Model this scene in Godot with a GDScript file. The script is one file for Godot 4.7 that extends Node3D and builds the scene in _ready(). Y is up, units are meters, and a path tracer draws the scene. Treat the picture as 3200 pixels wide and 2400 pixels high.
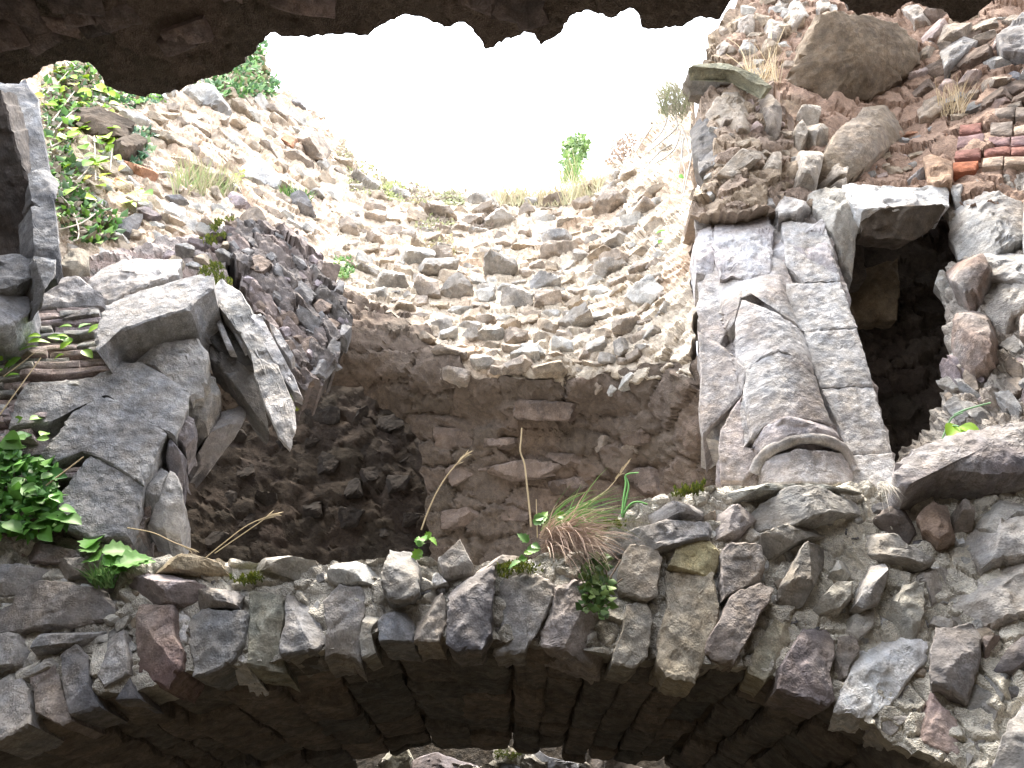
extends Node3D
# A ruined stone tower seen from inside, looking up over a rough arch to the sky.

const F := 2400.0                      # focal length in pixels of a 3200 x 2400 picture
const PITCH := 35.0
const EYE := Vector3(0, 1.6, 0)

var rng := RandomNumberGenerator.new()
var n_big := FastNoiseLite.new()
var n_mid := FastNoiseLite.new()
var n_fine := FastNoiseLite.new()
var n_cell := FastNoiseLite.new()
var n_cellv := FastNoiseLite.new()
var M := {}
var pool: Array[ArrayMesh] = []
var flat_pool: Array[ArrayMesh] = []
var paint := {}
var names_used := {}

# ---------------------------------------------------------------- picture rays and wall surfaces
static func ray(px: float, py: float) -> Vector3:   # direction with z = -1
	var a := (px - 1600.0) / F
	var b := (1200.0 - py) / F
	var c := cos(deg_to_rad(PITCH))
	var s := sin(deg_to_rad(PITCH))
	var dz := c - b * s
	return Vector3(a / dz, (s + b * c) / dz, -1.0)

class Wall:
	var xs: Array
	var ys: Array
	var zs: Array
	var bump = null
	func _init(x: Array, y: Array, z: Array, b = null):
		xs = x; ys = y; zs = z; bump = b
	func idx(a: Array, v: float) -> float:
		var n := a.size()
		if n == 1: return 0.0
		if v <= a[0]: return (v - a[0]) / (a[1] - a[0])
		for i in n - 1:
			if v <= a[i + 1]: return i + (v - a[i]) / (a[i + 1] - a[i])
		return n - 1 + (v - a[n - 1]) / (a[n - 1] - a[n - 2])
	func along(r: Array, f: float) -> float:
		var n := r.size()
		if n == 1: return r[0]
		if f <= 0.0: return r[0] + (r[1] - r[0]) * f
		if f >= n - 1: return r[n - 1] + (r[n - 1] - r[n - 2]) * (f - n + 1)
		var i := mini(int(f), n - 2)
		return cubic_interpolate(r[i], r[i + 1], r[maxi(i - 1, 0)], r[mini(i + 2, n - 1)], f - i)
	func z(px: float, py: float) -> float:
		var fx := idx(xs, px)
		var fy := idx(ys, py)
		if ys.size() == 1: return along(zs[0], fx)
		var n := ys.size()
		var j := clampi(int(floor(fy)), 0, n - 2)
		var t := fy - j
		var a := along(zs[j], fx)
		var b := along(zs[j + 1], fx)
		if t < 0.0 or t > 1.0: return a + (b - a) * t
		return cubic_interpolate(a, b, along(zs[maxi(j - 1, 0)], fx), along(zs[mini(j + 2, n - 1)], fx), t)
	func pt(px: float, py: float) -> Vector3:
		var d := z(px, py)
		if bump != null: d -= bump.call(px, py)
		var a := (px - 1600.0) / 2400.0
		var b := (1200.0 - py) / 2400.0
		var dz := 0.81915204 - b * 0.57357644
		return Vector3(0, 1.6, 0) + Vector3(a / dz, (0.57357644 + b * 0.81915204) / dz, -1.0) * d
	func normal(px: float, py: float, e := 10.0) -> Vector3:
		var u := pt(px + e, py) - pt(px - e, py)
		var v := pt(px, py - e) - pt(px, py + e)
		return u.cross(v).normalized()

# ---------------------------------------------------------------- nodes
func thing(called: String, label: String, category: String, at := Vector3.ZERO, group := "") -> Node3D:
	var o := Node3D.new()
	o.name = numbered(called)
	add_child(o)
	o.position = at
	o.set_meta("label", label)
	o.set_meta("category", category)
	if group: o.set_meta("group", group)
	return o

func numbered(called: String) -> String:
	names_used[called] = names_used.get(called, -1) + 1
	return called if names_used[called] == 0 else "%s_%03d" % [called, names_used[called]]

func part(called: String, mesh: Mesh, mat: Material, parent: Node, xf := Transform3D.IDENTITY) -> MeshInstance3D:
	var o := MeshInstance3D.new()
	var k: String = str(parent.get_instance_id()) + called
	names_used[k] = names_used.get(k, -1) + 1
	o.name = called if names_used[k] == 0 else "%s_%03d" % [called, names_used[k]]
	o.mesh = mesh
	if mat: o.material_override = mat
	parent.add_child(o)
	var base := Vector3.ZERO
	var q: Node = parent
	while q is Node3D and q != self:
		base += (q as Node3D).position
		q = q.get_parent()
	o.transform = Transform3D(xf.basis, xf.origin - base)
	return o

func stuff(o: Node) -> Node:
	o.set_meta("kind", "stuff")
	return o

func structure(o: Node) -> Node:
	o.set_meta("kind", "structure")
	return o

# ---------------------------------------------------------------- meshes
func commit(v: PackedVector3Array, idx: PackedInt32Array, col: PackedColorArray, crease := 0.75) -> ArrayMesh:
	# corner normals: smooth where the surface is smooth, the face's own where it breaks
	var nf := idx.size() / 3
	var fn := PackedVector3Array()
	fn.resize(nf)
	var vn := PackedVector3Array()
	vn.resize(v.size())
	for i in nf:
		var a := idx[i * 3]
		var b := idx[i * 3 + 1]
		var c := idx[i * 3 + 2]
		var n := (v[c] - v[a]).cross(v[b] - v[a])
		vn[a] += n
		vn[b] += n
		vn[c] += n
		fn[i] = n.normalized()
	for i in v.size(): vn[i] = vn[i].normalized()
	var ov := PackedVector3Array()
	var on := PackedVector3Array()
	var oc := PackedColorArray()
	ov.resize(nf * 3)
	on.resize(nf * 3)
	oc.resize(nf * 3)
	for i in nf:
		for k in 3:
			var j := idx[i * 3 + k]
			ov[i * 3 + k] = v[j]
			oc[i * 3 + k] = col[j]
			on[i * 3 + k] = vn[j] if vn[j].dot(fn[i]) > crease else fn[i]
	var arr := []
	arr.resize(Mesh.ARRAY_MAX)
	arr[Mesh.ARRAY_VERTEX] = ov
	arr[Mesh.ARRAY_NORMAL] = on
	arr[Mesh.ARRAY_COLOR] = oc
	var m := ArrayMesh.new()
	m.add_surface_from_arrays(Mesh.PRIMITIVE_TRIANGLES, arr)
	return m

func tint(c: Color) -> Color:
	return Color(minf(c.r / 0.6, 1.0), minf(c.g / 0.6, 1.0), minf(c.b / 0.6, 1.0))

func poly(a: Array, x0 := 0.0, y0 := 0.0, s := 1.0) -> PackedVector2Array:
	var r := PackedVector2Array()
	for i in a.size() / 2: r.append(Vector2(x0 + a[i * 2] * s, y0 + a[i * 2 + 1] * s))
	return r

# the nine study tiles of the picture, in which outlines were traced
func tile(t: String, a: Array) -> PackedVector2Array:
	match t:
		"A": return poly(a, 0, 0, 0.5123)
		"B": return poly(a, 1050, 0, 0.5123)
		"C": return poly(a, 2100, 0, 0.5123)
		"D": return poly(a, 0, 800, 0.5123)
		"E": return poly(a, 1050, 800, 0.5123)
		"G": return poly(a, 2100, 800, 0.5123)
		"H": return poly(a, 0, 1600, 0.4973)
		"I": return poly(a, 1050, 1600, 0.4973)
		"J": return poly(a, 2100, 1600, 0.4973)
		"Z": return poly(a, 0, 0, 1.4467)
	return poly(a)

func nearest_on(p: Vector2, pg: PackedVector2Array) -> Vector2:
	var best := p
	var bd := 1e18
	for i in pg.size():
		var q := Geometry2D.get_closest_point_to_segment(p, pg[i], pg[(i + 1) % pg.size()])
		var d := q.distance_squared_to(p)
		if d < bd:
			bd = d
			best = q
	return best

func ragged(pg: PackedVector2Array, step: float, amp: float, seed_ := 0.0, fr := 0.02) -> PackedVector2Array:
	var r := PackedVector2Array()
	for i in pg.size():
		var a := pg[i]
		var b := pg[(i + 1) % pg.size()]
		var n := maxi(1, int(a.distance_to(b) / step))
		var side := (b - a).normalized().orthogonal()
		for k in n:
			var p := a.lerp(b, float(k) / n)
			r.append(p + side * amp * (n_mid.get_noise_3d(p.x * fr, p.y * fr, seed_) * 1.6 + n_fine.get_noise_3d(p.x * fr, p.y * fr, seed_)))
	return r

# rubble face: a surface with relief over the outline pg, folded back at its edges by `thick`
func sheet(map: Callable, pg: PackedVector2Array, step: float, relief: Callable, shade: Callable, thick := 0.5, crease := 0.8, back := Vector3.ZERO) -> ArrayMesh:
	var lo := pg[0]
	var hi := pg[0]
	for p in pg:
		lo = lo.min(p)
		hi = hi.max(p)
	var nx := int((hi.x - lo.x) / step) + 3
	var ny := int((hi.y - lo.y) / step) + 3
	lo -= Vector2(step, step) * 0.5
	var inside := PackedByteArray()
	inside.resize(nx * ny)
	var q := PackedVector2Array()
	q.resize(nx * ny)
	for j in ny:
		for i in nx:
			var k := j * nx + i
			q[k] = lo + Vector2(i + 0.3 * sin(i * 12.9 + j * 78.2), j + 0.3 * sin(i * 39.3 + j * 11.1)) * step
			inside[k] = 1 if Geometry2D.is_point_in_polygon(q[k], pg) else 0
	for j in range(1, ny - 1):
		for i in range(1, nx - 1):
			var k := j * nx + i
			if inside[k] == 0 and (inside[k - 1] == 1 or inside[k + 1] == 1 or inside[k - nx] == 1 or inside[k + nx] == 1 or inside[k - nx - 1] == 1 or inside[k + nx + 1] == 1 or inside[k - nx + 1] == 1 or inside[k + nx - 1] == 1):
				q[k] = nearest_on(q[k], pg)
				inside[k] = 2
	for j in ny:
		for e in [0, nx - 1]:
			if inside[j * nx + e] == 1: inside[j * nx + e] = 2
	var v := PackedVector3Array()
	var col := PackedColorArray()
	var at := PackedInt32Array()
	at.resize(nx * ny)
	at.fill(-1)
	var nn := PackedVector3Array()
	for k in nx * ny:
		if inside[k]:
			at[k] = v.size()
			v.append(map.call(q[k].x, q[k].y))
	nn.resize(v.size())
	for j in ny:
		for i in nx:
			var k := j * nx + i
			if at[k] < 0: continue
			var l := k - 1 if i > 0 and at[k - 1] >= 0 else k
			var r := k + 1 if i < nx - 1 and at[k + 1] >= 0 else k
			var u := k - nx if j > 0 and at[k - nx] >= 0 else k
			var d := k + nx if j < ny - 1 and at[k + nx] >= 0 else k
			nn[at[k]] = (v[at[r]] - v[at[l]]).cross(v[at[u]] - v[at[d]]).normalized()
	var mean := Vector3.ZERO
	for k in nx * ny:
		if inside[k] == 1: mean += nn[at[k]]
	mean = mean.normalized()
	for j in range(1, ny - 1):
		for i in range(1, nx - 1):
			var k := j * nx + i
			if inside[k] != 2: continue
			var sum := mean * 0.01
			for d in [-1, 1, -nx, nx, -nx - 1, -nx + 1, nx - 1, nx + 1]:
				if inside[k + d] == 1: sum += nn[at[k + d]]
			nn[at[k]] = sum.normalized()
	var edge := PackedByteArray()
	edge.resize(v.size())
	for k in nx * ny:
		if at[k] >= 0 and inside[k] == 2: edge[at[k]] = 1
	col.resize(v.size())
	for k in v.size():
		var h: float = relief.call(v[k])
		col[k] = tint(shade.call(v[k], h))
		v[k] += nn[k] * h
	var idx := PackedInt32Array()
	for j in ny - 1:
		for i in nx - 1:
			var k := j * nx + i
			var c := [at[k], at[k + 1], at[k + nx + 1], at[k + nx]]
			var out := -1
			var n := 0
			for e in 4:
				if c[e] < 0: out = e
				else: n += 1
			if n == 4:
				idx.append_array([c[0], c[1], c[2], c[0], c[2], c[3]])
			elif n == 3:
				idx.append_array([c[(out + 1) % 4], c[(out + 2) % 4], c[(out + 3) % 4]])
	if thick > 0.0:
		var tris := idx.size() / 3
		var behind := {}
		for t in tris:
			for e in 3:
				var a := idx[t * 3 + e]
				var b := idx[t * 3 + (e + 1) % 3]
				if edge[a] and edge[b]:
					for w in [a, b]:
						if not behind.has(w):
							behind[w] = v.size()
							v.append(v[w] + (back if back != Vector3.ZERO else (-mean * 0.6 + (v[w] - EYE).normalized() * 0.4)) * thick)
							nn.append(nn[w])
							col.append(col[w])
							edge.append(0)
					idx.append_array([b, a, behind[a], b, behind[a], behind[b]])
	return commit(v, idx, col, crease)

# one stone with a traced front outline; it reaches `deep` back into the wall
func rock(parent: Node, called: String, w: Wall, pg: PackedVector2Array, c: Color, o := {}) -> MeshInstance3D:
	var ctr := Vector2.ZERO
	var area := 0.0
	for i in pg.size():
		var p := pg[i]
		var p2 := pg[(i + 1) % pg.size()]
		var cr := p.cross(p2)
		area += cr
		ctr += (p + p2) * cr
	ctr /= 3.0 * area
	var size := sqrt(absf(area) * 0.5)
	var n: Vector3 = o.get("n", w.normal(ctr.x, ctr.y, 30.0))
	n = (n + Vector3(rng.randf_range(-1, 1), rng.randf_range(-0.6, 1.0), 0) * float(o.get("tilt", 0.12))).normalized()
	var out: float = o.get("out", 0.06)
	var base := w.pt(ctr.x, ctr.y) + n * out
	var pl := Plane(n, base)
	var follow: bool = o.get("follow", false)
	var rough: float = o.get("rough", 0.5)
	var deep: float = o.get("deep", 0.4)
	var bev: float = o.get("bevel", 0.014)
	var dome: float = o.get("dome", 0.006)
	# outline, evenly resampled and roughened
	var m := clampi(int(size / 2.6), 26, 96)
	var length := 0.0
	for i in pg.size(): length += pg[i].distance_to(pg[(i + 1) % pg.size()])
	var ring := PackedVector2Array()
	for i in pg.size():
		var pa := pg[i]
		var pb := pg[(i + 1) % pg.size()]
		var k2 := maxi(1, int(round(pa.distance_to(pb) / length * m)))
		for k in k2:
			var p := pa.lerp(pb, float(k) / k2)
			var wob := n_mid.get_noise_3d(p.x * 0.035, p.y * 0.035, ctr.x) * 0.07 + n_fine.get_noise_3d(p.x * 0.03, p.y * 0.03, ctr.y) * 0.09
			ring.append(ctr + (p - ctr) * (1.0 + wob * float(o.get("wob", 1.0)) * 0.8 + float(o.get("grow", 0.03))))
	m = ring.size()
	if area < 0.0: ring.reverse()
	var rings := clampi(int(size / 7.0), 4, 20)
	var v := PackedVector3Array()
	var col := PackedColorArray()
	var idx := PackedInt32Array()
	var cols := tint(c)
	var two: Color = tint(o.get("c2", c * 0.8))
	var prof := [0.0]
	for k in rings: prof.append(0.93 * pow((k + 1.0) / rings, 0.8))
	prof.append(1.0)
	var terr: float = o.get("terr", 1.0)
	var own := Vector3(rng.randf_range(0, 50), rng.randf_range(0, 50), 0)
	var facets := []
	for k in int(o.get("facets", 3)):
		var a := rng.randf() * TAU
		facets.append([Vector2(cos(a), sin(a)) / size, rng.randf_range(0.0, 0.02), rng.randf_range(0.1, 0.45) * float(o.get("cut", 0.35 + rough)), rng.randf_range(-0.1, 0.3)])
	for ri in prof.size():
		var s: float = prof[ri]
		var cnt := 1 if ri == 0 else m
		for k in cnt:
			var p := ctr + (ring[k] - ctr) * s
			var P: Vector3
			if follow: P = w.pt(p.x, p.y) + n * out
			else:
				var d := ray(p.x, p.y)
				P = EYE + d * ((pl.d - n.dot(EYE)) / n.dot(d))
			var N := P + own
			var h := n_mid.get_noise_3dv(N * 1.5) * 0.03 * rough + n_fine.get_noise_3dv(N * 1.7) * 0.016 * rough
			h += terrace(n_mid.get_noise_3dv(N * 2.1) * 0.10 * rough, 0.022) * terr
			for fc in facets: h = minf(h, fc[1] + n_fine.get_noise_3dv(N * 2.0) * 0.008 - maxf(0.0, (p - ctr).dot(fc[0]) - fc[3]) * fc[2])
			h += dome * (1.0 - s * s)
			if ri == prof.size() - 1: h -= bev * maxf(0.0, 1.0 + 2.0 * n_fine.get_noise_3dv(P * 3.0))
			P += n * h
			var f := clampf(0.5 + n_mid.get_noise_3dv(P * 1.2 + Vector3(0, 50, 0)) * 1.3, 0, 1)
			v.append(P)
			col.append(cols.lerp(two, f))
	var first := 1
	for k in m: idx.append_array([0, first + k, first + (k + 1) % m])
	for ri in range(1, prof.size() - 1):
		var a := 1 + (ri - 1) * m
		for k in m:
			var k2 := (k + 1) % m
			idx.append_array([a + k, a + m + k, a + m + k2, a + k, a + m + k2, a + k2])
	# flanks
	var e := 1 + (prof.size() - 2) * m
	var cen := v[0]
	var dir := -n
	if o.has("dir"): dir = (o.dir as Vector3).normalized()
	for lv in 4:
		var t := (lv + 1.0) / 4.0
		for k in m:
			var P := v[e + k]
			var inw := (cen - P)
			inw -= n * inw.dot(n)
			var Q := P + dir * deep * t + inw * (0.10 * t * float(o.get("taper", 1.0)))
			Q += inw.normalized() * (n_mid.get_noise_3dv(Q * 2.5) * 0.07 + n_fine.get_noise_3dv(Q * 2.0) * 0.03) * rough
			v.append(Q)
			col.append(cols.lerp(two, clampf(0.5 + n_mid.get_noise_3dv(Q * 1.2) * 1.3, 0, 1)))
		var b := v.size() - m
		var a2 := e if lv == 0 else b - m
		for k in m:
			var k2 := (k + 1) % m
			idx.append_array([a2 + k, b + k, b + k2, a2 + k, b + k2, a2 + k2])
	var bk := v.size() - m
	v.append(cen + dir * deep)
	col.append(cols)
	for k in m: idx.append_array([v.size() - 1, bk + (k + 1) % m, bk + k])
	var mesh := commit(v, idx, col, float(o.get("crease", 0.93)))
	return part(called, mesh, o.get("mat", M.stone), parent)

static func terrace(x: float, st: float) -> float:
	var f := floorf(x / st)
	return (f + smoothstep(0.7, 1.0, x / st - f)) * st

var v1 := 0.0
var v2 := 0.0
var v_rand := 0.0
var v_off := Vector3.ZERO
var v_tilt := Vector3.ZERO

func voronoi(q: Vector3) -> void:
	var b := Vector3i((q - Vector3(0.5, 0.5, 0.5)).floor())
	v1 = 9.0
	v2 = 9.0
	for k in 8:
		var c := b + Vector3i(k & 1, (k >> 1) & 1, k >> 2)
		var h := (c.x * 73856093) ^ (c.y * 19349663) ^ (c.z * 83492791)
		h = ((h ^ (h >> 13)) * 1274126177) & 0x7fffffff
		h = ((h ^ (h >> 15)) * 2246822519) & 0x7fffffff
		var o := q - (Vector3(c) + Vector3(0.12 + 0.76 * (h & 1023) / 1023.0, 0.12 + 0.76 * ((h >> 10) & 1023) / 1023.0, 0.12 + 0.76 * ((h >> 20) & 1023) / 1023.0))
		var d := o.length()
		if d < v1:
			v2 = v1
			v1 = d
			v_off = o
			h = ((h ^ (h >> 11)) * 668265263) & 0x7fffffff
			v_rand = (h & 1023) / 1023.0
			v_tilt = Vector3(((h >> 10) & 255) / 127.5 - 1.0, ((h >> 18) & 255) / 127.5 - 1.0, 0)
		elif d < v2: v2 = d

# broken stones of the fill: bodies cut by random planes
func broken(seed_: int, flat: float, cuts: int, n := 9) -> ArrayMesh:
	var r := RandomNumberGenerator.new()
	r.seed = seed_
	var planes := []
	for s in [Vector3.UP, Vector3.DOWN, Vector3.LEFT, Vector3.RIGHT, Vector3.FORWARD, Vector3.BACK]:
		var nn: Vector3 = (s + Vector3(r.randf_range(-1, 1), r.randf_range(-1, 1), r.randf_range(-1, 1)) * 0.28).normalized()
		planes.append([nn, (flat if absf(s.y) > 0.5 else 1.0) * r.randf_range(0.42, 0.55)])
	for k in cuts:
		var d := Vector3(r.randf_range(-1, 1), r.randf_range(-0.8, 0.8), r.randf_range(-1, 1)).normalized()
		planes.append([d, r.randf_range(0.42, 0.58) * lerpf(1.0, flat, absf(d.y))])
	var v := PackedVector3Array()
	var col := PackedColorArray()
	var idx := PackedInt32Array()
	var off := Vector3(seed_ * 7.3, seed_ * 3.1, 0)
	var nrm := PackedVector3Array()
	var axes := [[Vector3.RIGHT, Vector3.UP, Vector3.BACK], [Vector3.LEFT, Vector3.UP, Vector3.FORWARD], [Vector3.BACK, Vector3.UP, Vector3.LEFT], [Vector3.FORWARD, Vector3.UP, Vector3.RIGHT], [Vector3.RIGHT, Vector3.FORWARD, Vector3.UP], [Vector3.RIGHT, Vector3.BACK, Vector3.DOWN]]
	for f in axes:
		var pos := []
		for j in n + 1:
			for i in n + 1:
				var d: Vector3 = (f[2] + f[0] * tan((2.0 * i / n - 1.0) * PI / 4) + f[1] * tan((2.0 * j / n - 1.0) * PI / 4)).normalized()
				d = (d + Vector3(n_fine.get_noise_3dv(d * 2.0 + off), n_fine.get_noise_3dv(d * 2.0 - off), n_fine.get_noise_3dv(off - d * 2.0)) * 0.10).normalized()
				pos.append(d * reach(planes, d) * (1.0 + n_mid.get_noise_3dv(d * 1.6 + off) * 0.05 + n_fine.get_noise_3dv(d * 1.3 + off) * 0.03))
		for j in n:
			for i in n:
				var a := j * (n + 1) + i
				for t in [[a, a + n + 1, a + n + 2], [a, a + n + 2, a + 1]]:
					var mid: Vector3 = (pos[t[0]] + pos[t[1]] + pos[t[2]]) / 3.0
					reach(planes, mid.normalized())
					var fn: Vector3 = (pos[t[2]] - pos[t[0]]).cross(pos[t[1]] - pos[t[0]]).normalized()
					var nn := (hit_plane * 0.6 + fn * 0.4).normalized()
					var g := 0.85 + n_mid.get_noise_3dv(mid * 0.9 + off * 2.0) * 0.5
					for k in 3:
						v.append(pos[t[k]])
						nrm.append(nn)
						col.append(Color(g, g, g))
	var arr := []
	arr.resize(Mesh.ARRAY_MAX)
	arr[Mesh.ARRAY_VERTEX] = v
	arr[Mesh.ARRAY_NORMAL] = nrm
	arr[Mesh.ARRAY_COLOR] = col
	var m := ArrayMesh.new()
	m.add_surface_from_arrays(Mesh.PRIMITIVE_TRIANGLES, arr)
	return m

var hit_plane := Vector3.ZERO

func reach(planes: Array, d: Vector3) -> float:
	var best := 9.0
	for p in planes:
		var k: float = p[0].dot(d)
		if k > 0.01 and p[1] / k < best:
			best = p[1] / k
			hit_plane = p[0]
	return best

# a stone of the pool bedded in wall w at picture point p, wide x high in picture pixels
func bed(parent: Node, called: String, w: Wall, p: Vector2, wide: float, high: float, c: String, out := 0.35, roll := 0.0, deep := 1.0) -> MeshInstance3D:
	var P := w.pt(p.x, p.y)
	var n := w.normal(p.x, p.y, 24.0)
	var k := -(P.z) * ray(p.x, p.y).length() / (F * 1.0) * 0.93
	var a := wide * k
	var b := high * k
	var flatn := Vector3(n.x, n.y * 0.35, n.z).normalized()
	var basis := Basis.looking_at(-flatn, Vector3.UP) * Basis(Vector3.BACK, roll) * Basis(Vector3.UP, rng.randf_range(-0.3, 0.3)) * Basis(Vector3.RIGHT, rng.randf_range(-0.25, 0.25))
	var flat := high / wide < 0.62
	var src := flat_pool if flat else pool
	var mesh: ArrayMesh = src[rng.randi() % src.size()]
	var fl := 0.6 if flat else 1.0
	var sz := Vector3(a, b / fl, maxf(a, b) * deep)
	if rng.randf() < 0.5: basis = basis * Basis(Vector3.UP, PI)
	return part(called, mesh, paint[c], parent, Transform3D(basis.scaled_local(sz), P + n * (out - 0.5) * sz.z))

# scatter bedded stones over an outline, largest first, none where `taken` circles lie
func fill(parent: Node, called: String, w: Wall, pg: PackedVector2Array, count: int, big: float, small: float, aspect: float, colours: Array, out: float, taken: Array, roll := 0.0, gap := 0.8) -> void:
	var lo := pg[0]
	var hi := pg[0]
	for p in pg:
		lo = lo.min(p)
		hi = hi.max(p)
	var made := 0
	var tries := 0
	while made < count and tries < count * 40:
		tries += 1
		var s := lerpf(big, small, pow(float(tries) / (count * 40), 0.45))
		var p := Vector2(rng.randf_range(lo.x, hi.x), rng.randf_range(lo.y, hi.y))
		if not Geometry2D.is_point_in_polygon(p, pg): continue
		var ok := true
		for t in taken:
			var d: Vector2 = p - t[0]
			d.y /= aspect * 1.15
			if d.length() < (t[1] + s * 0.5) * gap:
				ok = false
				break
		if not ok: continue
		taken.append([p, s * 0.5])
		bed(parent, called, w, p, s * rng.randf_range(0.8, 1.2), s * aspect * rng.randf_range(0.75, 1.25), colours[rng.randi() % colours.size()], out * rng.randf_range(0.5, 1.4), roll + rng.randf_range(-0.18, 0.18))
		made += 1

func taken_by(pgs: Array) -> Array:
	var r := []
	for pg: PackedVector2Array in pgs:
		var c := Vector2.ZERO
		for p in pg: c += p
		c /= pg.size()
		var d := 0.0
		for p in pg: d += p.distance_to(c)
		r.append([c, d / pg.size() * 0.9])
	return r

func tube(pts: Array, r0: float, r1: float, c: Color, st = null, sides := 5) -> Array:
	var acc: Array = st if st != null else [PackedVector3Array(), PackedInt32Array(), PackedColorArray()]
	var b: int = acc[0].size()
	for i in pts.size():
		var t: Vector3 = (pts[mini(i + 1, pts.size() - 1)] - pts[maxi(i - 1, 0)]).normalized()
		var u := t.cross(Vector3(0.31, 0.2, 0.9)).normalized()
		var w := t.cross(u)
		var rr := lerpf(r0, r1, float(i) / (pts.size() - 1)) * (1.0 + (n_fine.get_noise_3dv(pts[i] * 3.0) * 0.25 if sides > 8 else 0.0))
		for k in sides:
			var a := TAU * k / sides
			acc[0].append(pts[i] + (u * cos(a) + w * sin(a)) * rr * (1.0 + (n_fine.get_noise_3dv(pts[i] * 2.0 + u * cos(a) + w * sin(a)) * 0.22 if sides > 8 else 0.0)))
			acc[2].append(c)
	for i in pts.size() - 1:
		for k in sides:
			var k2 := (k + 1) % sides
			var p := b + i * sides
			acc[1].append_array([p + k, p + k2, p + sides + k2, p + k, p + sides + k2, p + sides + k])
	return acc

func blade(acc: Array, root: Vector3, dir: Vector3, length: float, width: float, droop: float, c: Color) -> void:
	var b: int = acc[0].size()
	var side := dir.cross(Vector3(rng.randf_range(-0.4, 0.4), rng.randf_range(-0.4, 0.4), 1)).normalized()
	var p := root
	var d := dir.normalized()
	var n := 5
	for i in n + 1:
		var t := float(i) / n
		var wd := width * (1.0 - t * t * 0.92)
		acc[0].append(p - side * wd * 0.5)
		acc[0].append(p + side * wd * 0.5)
		acc[2].append(c)
		acc[2].append(c)
		d = (d + Vector3.DOWN * droop / n).normalized()
		p += d * length / n
	for i in n:
		var k := b + i * 2
		acc[1].append_array([k, k + 1, k + 3, k, k + 3, k + 2])

func done(acc: Array) -> ArrayMesh:
	return commit(acc[0], acc[1], acc[2], 0.3)

func empty() -> Array:
	return [PackedVector3Array(), PackedInt32Array(), PackedColorArray()]

# leaf: outline as half widths along the midrib; lies in x (width), y (along), folded and curled
func leaf_mesh(w: Array, fold: float, curl: float, teeth := 0.0) -> ArrayMesh:
	var acc := empty()
	var n := w.size() - 1
	for i in n + 1:
		var t := float(i) / n
		var z := -curl * t * t
		var tw: float = w[i] * (1.0 + (teeth if i % 2 == 1 else -teeth))
		acc[0].append_array([Vector3(-tw, t, z + fold * tw), Vector3(-tw * 0.5, t, z + fold * tw * 0.35), Vector3(0, t, z), Vector3(tw * 0.5, t, z + fold * tw * 0.35), Vector3(tw, t, z + fold * tw)])
		for k in 5: acc[2].append(Color(0.9, 0.9, 0.9) if k != 2 else Color(1, 1, 1))
	for i in n:
		for k in 4:
			var a := i * 5 + k
			acc[1].append_array([a, a + 5, a + 6, a, a + 6, a + 1])
	return done(acc)

func ease_noise(im: Image) -> PackedByteArray:
	im.convert(Image.FORMAT_L8)
	return im.get_data()

func seamless(type: int, freq: float, octaves: int, size: int, seed_: int, ret := -1) -> PackedByteArray:
	var n := FastNoiseLite.new()
	n.noise_type = type
	n.frequency = freq
	n.seed = seed_
	n.fractal_type = FastNoiseLite.FRACTAL_FBM if octaves > 1 else FastNoiseLite.FRACTAL_NONE
	n.fractal_octaves = octaves
	if ret >= 0: n.cellular_return_type = ret
	return ease_noise(n.get_seamless_image(size, size, false, false, 0.15, true))

func to_tex(b: PackedByteArray, size: int) -> ImageTexture:
	return ImageTexture.create_from_image(Image.create_from_data(size, size, false, Image.FORMAT_L8, b))

func rgb_tex(b: PackedByteArray, size: int) -> ImageTexture:
	return ImageTexture.create_from_image(Image.create_from_data(size, size, false, Image.FORMAT_RGB8, b))

func srgb(x: float) -> int:
	x = clampf(x, 0.0, 1.0)
	return int(255.0 * (1.055 * pow(x, 1.0 / 2.4) - 0.055 if x > 0.0031 else 12.92 * x))

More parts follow.
